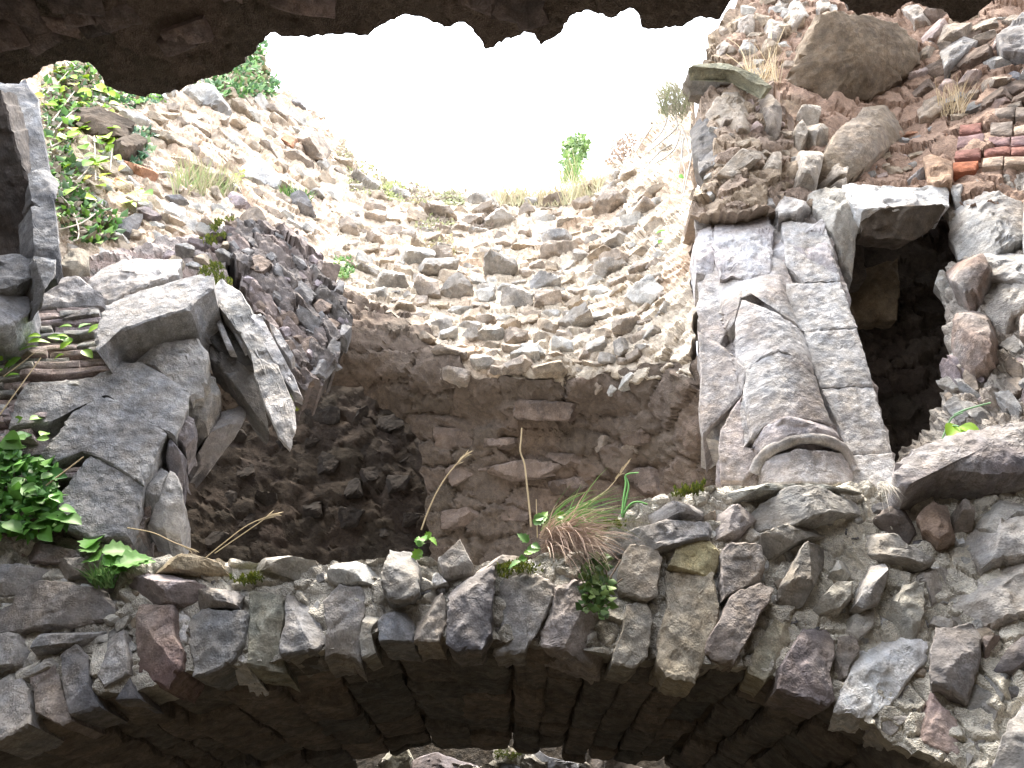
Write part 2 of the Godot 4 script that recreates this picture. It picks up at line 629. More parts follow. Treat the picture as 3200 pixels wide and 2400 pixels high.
func make_materials() -> void:
	var S := 768
	var fine := seamless(FastNoiseLite.TYPE_SIMPLEX, 0.02, 5, S, 3)
	var grain := seamless(FastNoiseLite.TYPE_SIMPLEX, 0.11, 3, S, 9)
	var blot := seamless(FastNoiseLite.TYPE_SIMPLEX, 0.006, 3, S, 21)
	var dots := seamless(FastNoiseLite.TYPE_CELLULAR, 0.035, 1, S, 5, FastNoiseLite.RETURN_DISTANCE)
	var warm := seamless(FastNoiseLite.TYPE_SIMPLEX, 0.011, 4, S, 33)
	var speck := seamless(FastNoiseLite.TYPE_CELLULAR, 0.09, 1, S, 15, FastNoiseLite.RETURN_DISTANCE)
	var crack := seamless(FastNoiseLite.TYPE_CELLULAR, 0.012, 1, S, 8, FastNoiseLite.RETURN_DISTANCE2_SUB)
	var alb := PackedByteArray()
	alb.resize(S * S * 3)
	var hgt := PackedByteArray()
	hgt.resize(S * S)
	var mor := PackedByteArray()
	mor.resize(S * S * 3)
	var mh := PackedByteArray()
	mh.resize(S * S)
	var lut := PackedByteArray()
	for i in 1025: lut.append(srgb(i / 1024.0))
	for i in S * S:
		var f := fine[i] / 255.0
		var g := grain[i] / 255.0
		var b := blot[i] / 255.0
		var d := dots[i] / 255.0
		var a := 0.6 * (0.32 + 0.78 * f + 0.58 * g) * (0.7 + 0.6 * b)
		var li := clampf((0.24 - d + (g - 0.5) * 0.3) * 9.0, 0.0, 1.0) * clampf((f + b - 0.86) * 6.0, 0.0, 1.0)
		var cr := clampf(1.0 - crack[i] / 255.0 * 14.0, 0.0, 1.0) * clampf((b - 0.55) * 5.0, 0.0, 1.0)
		var sp := clampf((0.2 - speck[i] / 255.0) * 10.0, 0.0, 1.0) * clampf((b + warm[i] / 255.0 - 0.86) * 5.0, 0.0, 1.0)
		a = lerpf(a, 0.97, maxf(li * 0.85, sp * 0.7)) * (1.0 - 0.3 * cr)
		var w := (warm[i] / 255.0 - 0.5) * (1.0 - li)
		alb[i * 3] = lut[clampi(int(a * (1.0 + 0.12 * w) * 1024), 0, 1024)]
		alb[i * 3 + 1] = lut[clampi(int(a * 1024), 0, 1024)]
		alb[i * 3 + 2] = lut[clampi(int(a * (1.02 - 0.17 * w) * 1024), 0, 1024)]
		hgt[i] = clampi(int(255 * (0.62 * f + 0.16 * g + 0.1 * li + 0.05 - 0.15 * cr + 0.05)), 0, 255)
		var m := 0.6 * (0.4 + 0.65 * f + 0.6 * g) * (0.75 + 0.45 * b)
		var pb := clampf((0.2 - d) * 8.0, 0.0, 1.0)
		m = lerpf(m, m * 0.6 if b > 0.5 else minf(m * 1.4, 1.0), pb * 0.7)
		mor[i * 3] = lut[clampi(int(m * 1024), 0, 1024)]
		mor[i * 3 + 1] = lut[clampi(int(m * (0.985 - 0.03 * f) * 1024), 0, 1024)]
		mor[i * 3 + 2] = lut[clampi(int(m * (0.97 - 0.08 * f) * 1024), 0, 1024)]
		mh[i] = clampi(int(255 * (0.4 * f + 0.45 * g + 0.25 * pb)), 0, 255)
	var ta := rgb_tex(alb, S)
	var th := to_tex(hgt, S)
	var tm := rgb_tex(mor, S)
	var tmh := to_tex(mh, S)
	M.stone = tri(ta, th, 0.62, 1.6, Color(1, 1, 1))
	M.mortar = tri(tm, tmh, 0.8, 2.4, Color(1, 1, 1))
	M.slate = tri(ta, th, 0.4, 1.2, Color(1, 1, 1))
	for k in PAL: paint[k] = tri(ta, th, 0.62, 1.6, tint(PAL[k]).linear_to_srgb())
	M.leaf = plant_mat(0.55)
	M.dry = plant_mat(0.8)

func tri(t: Texture2D, h: Texture2D, s: float, relief: float, c: Color) -> StandardMaterial3D:
	var m := StandardMaterial3D.new()
	m.albedo_color = c
	m.albedo_texture = t
	m.vertex_color_use_as_albedo = true
	m.uv1_triplanar = true
	m.uv1_world_triplanar = true
	m.uv1_scale = Vector3(s, s, s)
	m.roughness = 0.92
	m.metallic_specular = 0.3
	m.heightmap_enabled = true
	m.heightmap_texture = h
	m.heightmap_scale = relief
	return m

func plant_mat(r: float) -> StandardMaterial3D:
	var m := StandardMaterial3D.new()
	m.vertex_color_use_as_albedo = true
	m.roughness = r
	m.cull_mode = BaseMaterial3D.CULL_DISABLED
	m.backlight_enabled = true
	m.backlight = Color(0.6, 0.6, 0.6)
	return m

func leaf_paint(c: Color) -> StandardMaterial3D:
	var m := plant_mat(0.5)
	m.albedo_color = c.linear_to_srgb()
	return m

const PAL := {
	"grey": Color(0.30, 0.295, 0.285), "dark": Color(0.19, 0.185, 0.185), "purple": Color(0.29, 0.25, 0.255), "tan": Color(0.38, 0.32, 0.25),
	"pink": Color(0.45, 0.37, 0.345), "red": Color(0.21, 0.13, 0.115), "pale": Color(0.46, 0.45, 0.42), "white": Color(0.6, 0.6, 0.59),
	"dusty": Color(0.38, 0.355, 0.32), "umber": Color(0.36, 0.31, 0.26),
	"dark_brown": Color(0.19, 0.15, 0.125), "recess_shade": Color(0.05, 0.042, 0.036),  # the second has the shade of the recess mixed into it
	"olive": Color(0.25, 0.25, 0.2), "brown": Color(0.31, 0.265, 0.22), "shade_brown": Color(0.10, 0.078, 0.06), "rust": Color(0.40, 0.22, 0.14),
}

# four-cornered dressed piece (brick, board, rib, block of the barrel vault): corners clockwise from the front
func block(parent: Node, called: String, a: Vector3, b: Vector3, c: Vector3, d: Vector3, deep: float, colour: Color, o := {}) -> MeshInstance3D:
	var n := (c - a).cross(b - d).normalized() * (-1.0)
	n = (b - a).cross(a - d).normalized() if o.has("flip") else (d - a).cross(b - a).normalized()
	var g: int = o.get("g", 5)
	var rough: float = o.get("rough", 0.3)
	var bev: float = o.get("bevel", 0.008)
	var v := PackedVector3Array()
	var col := PackedColorArray()
	var idx := PackedInt32Array()
	var two: Color = tint(o.get("c2", colour * 0.8))
	for j in g + 1:
		for i in g + 1:
			var u := float(i) / g
			var w := float(j) / g
			if g > 3:
				u = smoothstep(0.0, 1.0, u) * 0.5 + u * 0.5
				w = smoothstep(0.0, 1.0, w) * 0.5 + w * 0.5
			var P := a.lerp(b, u).lerp(d.lerp(c, u), w)
			var rim := i == 0 or j == 0 or i == g or j == g
			var mid := a.lerp(c, 0.5)
			if rim: P += (mid - P) * n_fine.get_noise_3dv(P * 2.0) * 0.12 * rough
			P += n * ((n_mid.get_noise_3dv(P * 2.0) * 0.05 + n_fine.get_noise_3dv(P * 2.0) * 0.02) * rough - (bev if rim else 0.0))
			v.append(P)
			col.append(tint(colour).lerp(two, clampf(0.5 + n_mid.get_noise_3dv(P * 1.6) * 1.3, 0, 1)))
	for j in g:
		for i in g:
			var k := j * (g + 1) + i
			idx.append_array([k, k + 1, k + g + 2, k, k + g + 2, k + g + 1])
	var border := []
	for i in g: border.append(i)
	for j in g: border.append(j * (g + 1) + g)
	for i in g: border.append(g * (g + 1) + g - i)
	for j in g: border.append((g - j) * (g + 1))
	var base := v.size()
	for lv in 2:
		for k in border:
			v.append(v[k] - n * deep * (lv + 1) * 0.5)
			col.append(col[k])
	var m := border.size()
	for k in m:
		var k2 := (k + 1) % m
		idx.append_array([border[k], base + k, base + k2, border[k], base + k2, border[k2]])
		idx.append_array([base + k, base + m + k, base + m + k2, base + k, base + m + k2, base + k2])
	return part(called, commit(v, idx, col, 0.7), o.get("mat", M.stone), parent)

# rubble relief: broken stones of fx by fy per metre, each with its own tilted face, parted by joints
func stony(P: Vector3, fx: float, fy: float, amp: float, rough := 0.05) -> float:
	var q := Vector3(P.x * fx, P.y * fy, P.z * fx)
	q += Vector3(n_mid.get_noise_3dv(P * 1.3), n_mid.get_noise_3dv(P * 1.3 + Vector3(7, 0, 0)), 0) * 0.4 + Vector3(n_fine.get_noise_3dv(P * 1.5), n_fine.get_noise_3dv(P * 1.5 + Vector3(3, 0, 0)), 0) * 0.12
	voronoi(q)
	var e := clampf((v2 - v1) / 0.16, 0.0, 1.0)
	e = 1.0 - (1.0 - e) * (1.0 - e)
	return amp * e * (0.25 + 0.75 * v_rand + v_off.dot(v_tilt) * 0.8) + terrace(n_mid.get_noise_3dv(P * 2.0) * rough, 0.025) + n_fine.get_noise_3dv(P * 2.0) * rough * 0.5

func cell_tint(_P: Vector3, _fx: float, _fy: float) -> float:   # the stone that stony() has just met
	return fposmod(v_rand * 7.31, 1.0)

func setup_noise() -> void:
	rng.seed = 77
	for a in [[n_big, 0.5, 3], [n_mid, 1.0, 3], [n_fine, 4.0, 3]]:
		a[0].noise_type = FastNoiseLite.TYPE_SIMPLEX
		a[0].frequency = a[1]
		a[0].fractal_type = FastNoiseLite.FRACTAL_FBM
		a[0].fractal_octaves = a[2]
		a[0].seed = int(a[1] * 10)
	for c in [[n_cell, FastNoiseLite.RETURN_DISTANCE2_SUB], [n_cellv, FastNoiseLite.RETURN_CELL_VALUE]]:
		c[0].noise_type = FastNoiseLite.TYPE_CELLULAR
		c[0].frequency = 1.0
		c[0].seed = 12
		c[0].fractal_type = FastNoiseLite.FRACTAL_NONE
		c[0].cellular_return_type = c[1]
	for k in 14: pool.append(broken(k + 1, 1.0, 5 + k % 4))
	for k in 14: flat_pool.append(broken(k + 41, 0.6, 5 + k % 4))

func mixed(a: Color, b: Color, f: float) -> Color:
	return a.lerp(b, clampf(f, 0, 1))

func _ready() -> void:
	# ------------------------------------------------------------ camera, sky, sun, exposure
	var cam := Camera3D.new()
	cam.name = "camera"
	cam.position = EYE
	cam.rotation_degrees = Vector3(PITCH, 0, 0)
	cam.fov = rad_to_deg(2.0 * atan(1200.0 / F))
	cam.near = 0.05
	cam.far = 600.0
	add_child(cam)
	cam.current = true
	var env := Environment.new()
	env.background_mode = Environment.BG_SKY
	var sm := ProceduralSkyMaterial.new()
	sm.sky_top_color = Color(0.9, 0.92, 0.96)
	sm.sky_horizon_color = Color(0.96, 0.965, 0.98)
	sm.sky_curve = 0.3
	sm.ground_bottom_color = Color(0.3, 0.29, 0.26)
	sm.ground_horizon_color = Color(0.7, 0.7, 0.68)
	var sky := Sky.new()
	sky.sky_material = sm
	env.sky = sky
	env.background_energy_multiplier = 1.0
	env.tonemap_mode = Environment.TONE_MAPPER_LINEAR
	env.tonemap_exposure = EXPOSURE
	env.sdfgi_enabled = true
	env.ssao_enabled = true
	env.ssil_enabled = true
	var we := WorldEnvironment.new()
	we.name = "world_environment"
	we.environment = env
	add_child(we)
	var sun := DirectionalLight3D.new()
	sun.name = "sun"
	sun.light_color = Color(1.0, 0.96, 0.9)
	sun.light_energy = 0.55
	sun.light_angular_distance = 20.0
	sun.shadow_enabled = true
	sun.look_at_from_position(Vector3.ZERO, -SUN.normalized(), Vector3.FORWARD)
	add_child(sun)
	setup_noise()
	make_materials()
	build_shell()
	build_back()
	build_left()
	build_right()
	build_arch()
	build_ceiling()
	build_plants()

const EXPOSURE := 8.3
const SUN := Vector3(-0.05, 1.0, 0.04)      # towards the sun

var w_back: Wall
var w_left: Wall
var w_but: Wall
var w_pier: Wall
var w_rup: Wall
var w_rw: Wall
var w_arch: Wall
var w_jamb: Wall

# ---------------------------------------------------------------- ground and the tower's hidden outer sides
func build_shell() -> void:
	var g := PlaneMesh.new()
	g.size = Vector2(400, 400)
	g.subdivide_width = 8
	g.subdivide_depth = 8
	var gm := tri(M.mortar.albedo_texture, M.mortar.heightmap_texture, 0.5, 2.0, Color(0.32, 0.3, 0.26))
	gm.vertex_color_use_as_albedo = false
	structure(part("ground", g, gm, self))
	var wm := tri(M.stone.albedo_texture, M.stone.heightmap_texture, 0.5, 2.0, Color(0.5, 0.47, 0.43))
	wm.vertex_color_use_as_albedo = false
	var t := thing("tower_wall", "outer stone walls of the tower that stand behind the ruined faces", "wall")
	structure(t)
	for b in [[Vector3(-6.6, 4.3, -2), Vector3(0.6, 8.6, 14.0)], [Vector3(6.6, 4.3, -2), Vector3(0.6, 8.6, 14.0)], [Vector3(0, 3.6, 4.8), Vector3(12.6, 7.2, 0.6)], [Vector3(0, 6.0, -9.6), Vector3(12.6, 5.0, 0.4)], [Vector3(0, 2.4, -11.6), Vector3(12.6, 4.8, 0.4)]]:
		var bm := BoxMesh.new()
		bm.size = b[1]
		part("wall", bm, wm, t, Transform3D(Basis.IDENTITY, b[0]))

# ---------------------------------------------------------------- back of the shaft
func build_back() -> void:
	w_back = Wall.new([100, 350, 650, 900, 1150, 1500, 1850, 2050, 2200], [100, 250, 420, 600, 800, 1000, 1150, 1300, 1500, 1800], [
		[5.6, 6.2, 6.9, 7.9, 8.6, 9.0, 8.6, 7.6, 6.7],
		[5.5, 6.0, 6.7, 7.7, 8.6, 9.0, 8.5, 7.4, 6.5],
		[5.4, 5.8, 6.4, 7.3, 8.4, 8.8, 8.2, 7.1, 6.3],
		[5.3, 5.6, 6.2, 6.9, 7.9, 8.3, 7.8, 6.8, 6.1],
		[5.2, 5.5, 5.9, 6.4, 7.1, 7.5, 7.2, 6.5, 5.9],
		[5.2, 5.4, 5.7, 6.1, 6.6, 6.9, 6.7, 6.2, 5.8],
		[5.3, 5.4, 5.8, 6.5, 6.75, 6.6, 6.5, 6.2, 5.8],
		[6.0, 6.4, 7.0, 7.9, 7.4, 7.0, 6.9, 6.5, 6.0],
		[7.0, 7.3, 7.9, 8.2, 7.7, 7.4, 7.3, 7.0, 6.4],
		[7.2, 7.5, 8.1, 8.3, 7.9, 7.7, 7.6, 7.3, 6.8]])
	var col := func(P: Vector3, h: float) -> Color:
		var k := cell_tint(P, 3.2, 5.5)
		var c := mixed(Color(0.55, 0.50, 0.43), Color(0.46, 0.41, 0.35), k)
		c = mixed(c, Color(0.5, 0.38, 0.29), n_big.get_noise_3dv(P * 1.5) * 1.1)
		return mixed(c, Color(0.25, 0.24, 0.23), h * 4.0 - 0.25)
	var rel := func(P: Vector3) -> float: return stony(P, 3.2, 5.5, 0.06, 0.035)
	var rel2 := func(P: Vector3) -> float: return stony(P, 1.7, 3.0, 0.08, 0.045)
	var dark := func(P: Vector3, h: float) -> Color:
		var c := mixed(Color(0.125, 0.105, 0.09), Color(0.16, 0.132, 0.113), cell_tint(P, 2.2, 3.0))  # brown plaster, with the shade under the overhang painted in
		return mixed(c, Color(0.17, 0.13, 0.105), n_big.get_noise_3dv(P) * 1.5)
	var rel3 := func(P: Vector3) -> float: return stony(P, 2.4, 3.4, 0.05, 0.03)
	var recess_shade := func(P: Vector3, h: float) -> Color: return mixed(Color(0.045, 0.037, 0.031), Color(0.07, 0.056, 0.046), cell_tint(P, 2.2, 3.0))  # near black: the darkness of the recess is put into the colour
	# upper, sloping rubble
	var t := thing("shaft_wall", "pale rubble back wall of the shaft under the open sky, overhanging a dark hollow", "wall")
	var sk := poly([1020, 420, 1100, 500, 1180, 560, 1280, 585, 1400, 600, 1600, 612, 1750, 603, 1850, 570, 1960, 500, 2010, 420, 2060, 340, 2170, 300, 2170, 1190, 1900, 1190, 1700, 1200, 1480, 1200, 1390, 1110, 1330, 1030, 1200, 990, 1080, 950, 980, 800])
	part("rubble_core", sheet(w_back.pt, ragged(sk, 20, 14), 5.0, rel, col, 0.6, 0.95), M.mortar, t)
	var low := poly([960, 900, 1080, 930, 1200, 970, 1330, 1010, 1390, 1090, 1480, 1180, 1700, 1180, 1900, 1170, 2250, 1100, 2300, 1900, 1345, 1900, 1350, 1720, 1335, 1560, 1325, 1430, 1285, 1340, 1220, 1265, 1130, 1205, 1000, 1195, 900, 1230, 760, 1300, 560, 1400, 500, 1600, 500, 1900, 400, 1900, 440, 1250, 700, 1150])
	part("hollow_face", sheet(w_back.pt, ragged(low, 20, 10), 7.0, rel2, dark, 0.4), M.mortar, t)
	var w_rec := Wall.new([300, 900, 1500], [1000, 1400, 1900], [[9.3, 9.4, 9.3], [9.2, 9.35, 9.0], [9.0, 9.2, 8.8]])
	part("recess_face", sheet(w_rec.pt, poly([350, 1050, 1500, 1050, 1500, 1950, 350, 1950]), 9.0, rel3, recess_shade, 0.2), M.mortar, t)
	fill(t, "boulder", w_rec, poly([560, 1330, 900, 1230, 1230, 1250, 1330, 1450, 1360, 1720, 560, 1720]), 26, 90, 40, 0.7, ["recess_shade"], 0.15, [], 0.0, 0.9)
	var taken := []
	# stones that can be told apart: picture tile, then x, y, width, height, lean, colour
	var e := [
		[345, 180, 190, 95, 0.0, "grey"], [550, 225, 180, 110, 0.05, "brown"], [610, 100, 210, 80, 0.1, "grey"], [690, 165, 150, 70, 0.4, "tan"], [800, 170, 110, 40, 0.6, "tan"], [860, 165, 110, 80, 0.0, "pale"],
		[1010, 105, 220, 90, 0.0, "grey"], [1160, 110, 80, 70, 0.2, "brown"], [1285, 185, 190, 95, -0.3, "dark"], [1700, 80, 210, 90, -0.2, "grey"], [1890, 250, 170, 170, -0.5, "pale"], [740, 235, 210, 70, 0.1, "grey"],
		[920, 270, 130, 80, 0.0, "pale"], [1110, 280, 200, 140, 0.0, "grey"], [1300, 290, 170, 110, 0.1, "brown"], [640, 430, 130, 80, -0.3, "grey"], [820, 380, 95, 90, 0.2, "tan"], [1065, 440, 140, 60, 0.0, "tan"],
		[1090, 510, 140, 95, 0.0, "brown"], [1300, 450, 150, 90, 0.3, "tan"], [1470, 430, 210, 70, -0.05, "grey"], [1650, 495, 130, 60, 0.0, "tan"], [1770, 440, 180, 110, -0.4, "brown"], [820, 505, 110, 80, -0.4, "grey"],
		[940, 500, 180, 90, 0.1, "pale"], [1600, 570, 140, 70, 0.0, "grey"], [1740, 570, 90, 110, 0.0, "grey"], [1520, 610, 80, 70, 0.0, "brown"], [1660, 640, 120, 60, 0.1, "grey"], [700, 620, 210, 60, 0.2, "brown"],
		[900, 660, 130, 90, -0.2, "grey"], [1150, 640, 170, 60, 0.1, "pale"], [1310, 715, 220, 70, -0.1, "tan"], [1700, 820, 90, 55, -0.4, "pale"], [1800, 780, 130, 45, -0.2, "pale"], [720, 745, 200, 80, 0.3, "brown"], [1110, 690, 200, 90, -0.1, "brown"],
		[1210, 600, 160, 60, 0.2, "pale"], [1600, 830, 110, 50, -0.3, "brown"], [420, 330, 130, 60, 0.1, "tan"], [1380, 570, 140, 60, 0.2, "pale"], [560, 520, 120, 50, 0.3, "tan"]]
	for s in e:
		var p := Vector2(1050 + s[0] * 0.5123, 800 + s[1] * 0.5123)
		bed(t, "stone", w_back, p, s[2] * 0.56, s[3] * 0.56, {"grey": "dusty", "brown": "umber", "dark": "grey"}.get(s[5], s[5]), 0.5, -s[4], 1.0)
		taken.append([p, s[2] * 0.25])
	for s in [[230, 1290, 130, 60, 0.2, "brown"], [240, 1345, 120, 60, 0.4, "brown"], [70, 1420, 150, 70, 0.3, "brown"], [240, 1470, 150, 80, 0.4, "brown"], [490, 1590, 190, 80, 0.0, "pale"], [1000, 1370, 180, 75, -0.2, "grey"], [1400, 1370, 120, 45, -0.2, "grey"],
			[1670, 1270, 210, 100, -0.3, "brown"], [1360, 1470, 180, 90, -0.2, "dark"], [1350, 1560, 230, 90, -0.05, "brown"], [1500, 1570, 100, 70, 0.1, "grey"], [1710, 1490, 170, 90, 0.0, "grey"], [1720, 1625, 230, 70, -0.1, "brown"], [1040, 1490, 110, 80, 0.3, "brown"],
			[1150, 1440, 90, 40, 0.0, "brown"], [630, 1570, 150, 90, 0.0, "brown"], [960, 1260, 110, 60, 0.4, "grey"], [1180, 1250, 100, 40, 0.1, "pale"], [640, 1330, 200, 40, 0.1, "brown"]]:
		var p := Vector2(1050 + s[0] * 0.5123, s[1] * 0.5123)
		bed(t, "stone", w_back, p, s[2] * 0.56, s[3] * 0.56, {"grey": "dusty", "brown": "umber", "dark": "grey"}.get(s[5], s[5]), 0.48, -s[4], 1.0)
		taken.append([p, s[2] * 0.25])
	fill(t, "stone", w_back, poly([1100, 560, 1300, 620, 1750, 630, 1980, 520, 2060, 600, 2080, 1050, 1900, 1170, 1500, 1170, 1350, 1010, 1120, 900, 1060, 740]), 210, 84, 14, 0.42, ["tan", "umber", "umber", "pale", "dusty", "tan", "tan", "dusty"], 0.36, taken, 0.0, 0.82)
	# big worn boulders and ledges of the hollow's face
	for s in [[1300, 950, 430, 150, 0.12, "brown"], [740, 1120, 270, 150, -0.1, "brown"], [950, 1285, 200, 90, 0.0, "brown"], [1090, 1330, 370, 120, 0.0, "brown"], [1620, 1140, 120, 60, -0.2, "grey"], [1770, 1195, 190, 70, -0.05, "grey"],
			[770, 1330, 170, 90, -0.3, "brown"], [1000, 1150, 260, 90, 0.1, "brown"], [1250, 1330, 260, 70, 0.0, "brown"], [1650, 1580, 280, 100, 0.0, "brown"], [760, 1600, 280, 120, 0.0, "brown"], [1070, 1570, 200, 120, 0.0, "brown"], [1400, 1250, 240, 110, 0.4, "brown"], [1850, 1100, 240, 120, 0.3, "brown"], [1450, 1420, 260, 150, 0.0, "shade_brown"], [1900, 1380, 240, 160, 0.1, "shade_brown"]]:
		bed(t, "boulder", w_back, Vector2(1050 + s[0] * 0.5123, 800 + s[1] * 0.5123), s[2] * 0.56, s[3] * 0.56, "dark_brown" if s[5] != "grey" else "brown", 0.32, -s[4], 0.65)  # colours swapped for darker ones to carry the shade of the hollow
	# left slope
	var t2 := thing("slope_wall", "sunlit pinkish rubble wall sloping down from the ivy to the shaft", "wall")
	var lp := poly([40, 100, 300, 150, 560, 140, 720, 90, 800, 150, 860, 270, 940, 320, 1050, 430, 1110, 500, 1090, 620, 1040, 760, 1100, 940, 1000, 1000, 640, 1020, 400, 930, 40, 930])
	var lcol := func(P: Vector3, h: float) -> Color:
		var c := mixed(Color(0.52, 0.45, 0.37), Color(0.42, 0.36, 0.31), cell_tint(P, 3.0, 4.0))
		return mixed(c, Color(0.5, 0.37, 0.28), n_big.get_noise_3dv(P * 2.0) * 1.1)
	var lrel := func(P: Vector3) -> float: return stony(P + Vector3(0, P.x * 0.5, 0), 2.8, 4.6, 0.07, 0.04)
	part("rubble_core", sheet(w_back.pt, ragged(lp, 20, 16), 5.0, lrel, lcol, 0.6, 0.95), M.mortar, t2)
	var tk := []
	for s in [[1290, 640, 240, 130, 0.5, "grey"], [1690, 695, 130, 80, 0.3, "brown"], [1760, 870, 110, 100, 0.5, "rust"], [1900, 900, 240, 170, 0.6, "brown"], [1820, 990, 170, 100, 0.4, "brown"], [1070, 880, 170, 70, 0.3, "tan"], [600, 800, 260, 200, 0.0, "shade_brown"], [760, 940, 130, 240, 0.2, "shade_brown"],  # last two here: dark stones painted as the shadowed hollow behind the bramble
			[820, 740, 170, 90, 0.3, "pale"], [1200, 610, 160, 90, 0.4, "pale"], [1480, 680, 150, 90, 0.4, "tan"], [1610, 1100, 220, 160, 0.3, "white"], [1080, 1230, 130, 70, 0.3, "dark"], [1060, 1310, 110, 90, 0.0, "white"], [1450, 1250, 160, 90, 0.2, "purple"], [780, 1390, 110, 130, 0.0, "dark"],
			[900, 1320, 150, 80, 0.2, "purple"], [1560, 1370, 190, 90, 0.2, "brown"], [1830, 1280, 200, 90, 0.3, "dark"], [1700, 1410, 140, 100, 0.3, "brown"], [1370, 1450, 100, 60, 0.3, "grey"], [1550, 1440, 120, 110, 0.4, "purple"], [1820, 640, 90, 90, 0.0, "dark"], [1300, 1100, 160, 90, 0.2, "brown"], [860, 1070, 160, 70, 0.0, "rust"]]:
		var p := Vector2(s[0] * 0.5123, s[1] * 0.5123)
		bed(t2, "stone", w_back, p, s[2] * 0.56, s[3] * 0.56, s[5], 0.42, -s[4], 0.9)
		tk.append([p, s[2] * 0.22])
	fill(t2, "stone", w_back, poly([230, 330, 500, 220, 760, 280, 930, 350, 1080, 500, 1040, 740, 1040, 880, 780, 760, 600, 720, 400, 800, 230, 850]), 140, 66, 18, 0.44, ["tan", "pale", "tan", "pale", "tan", "brown"], 0.4, tk, -0.4, 0.85)

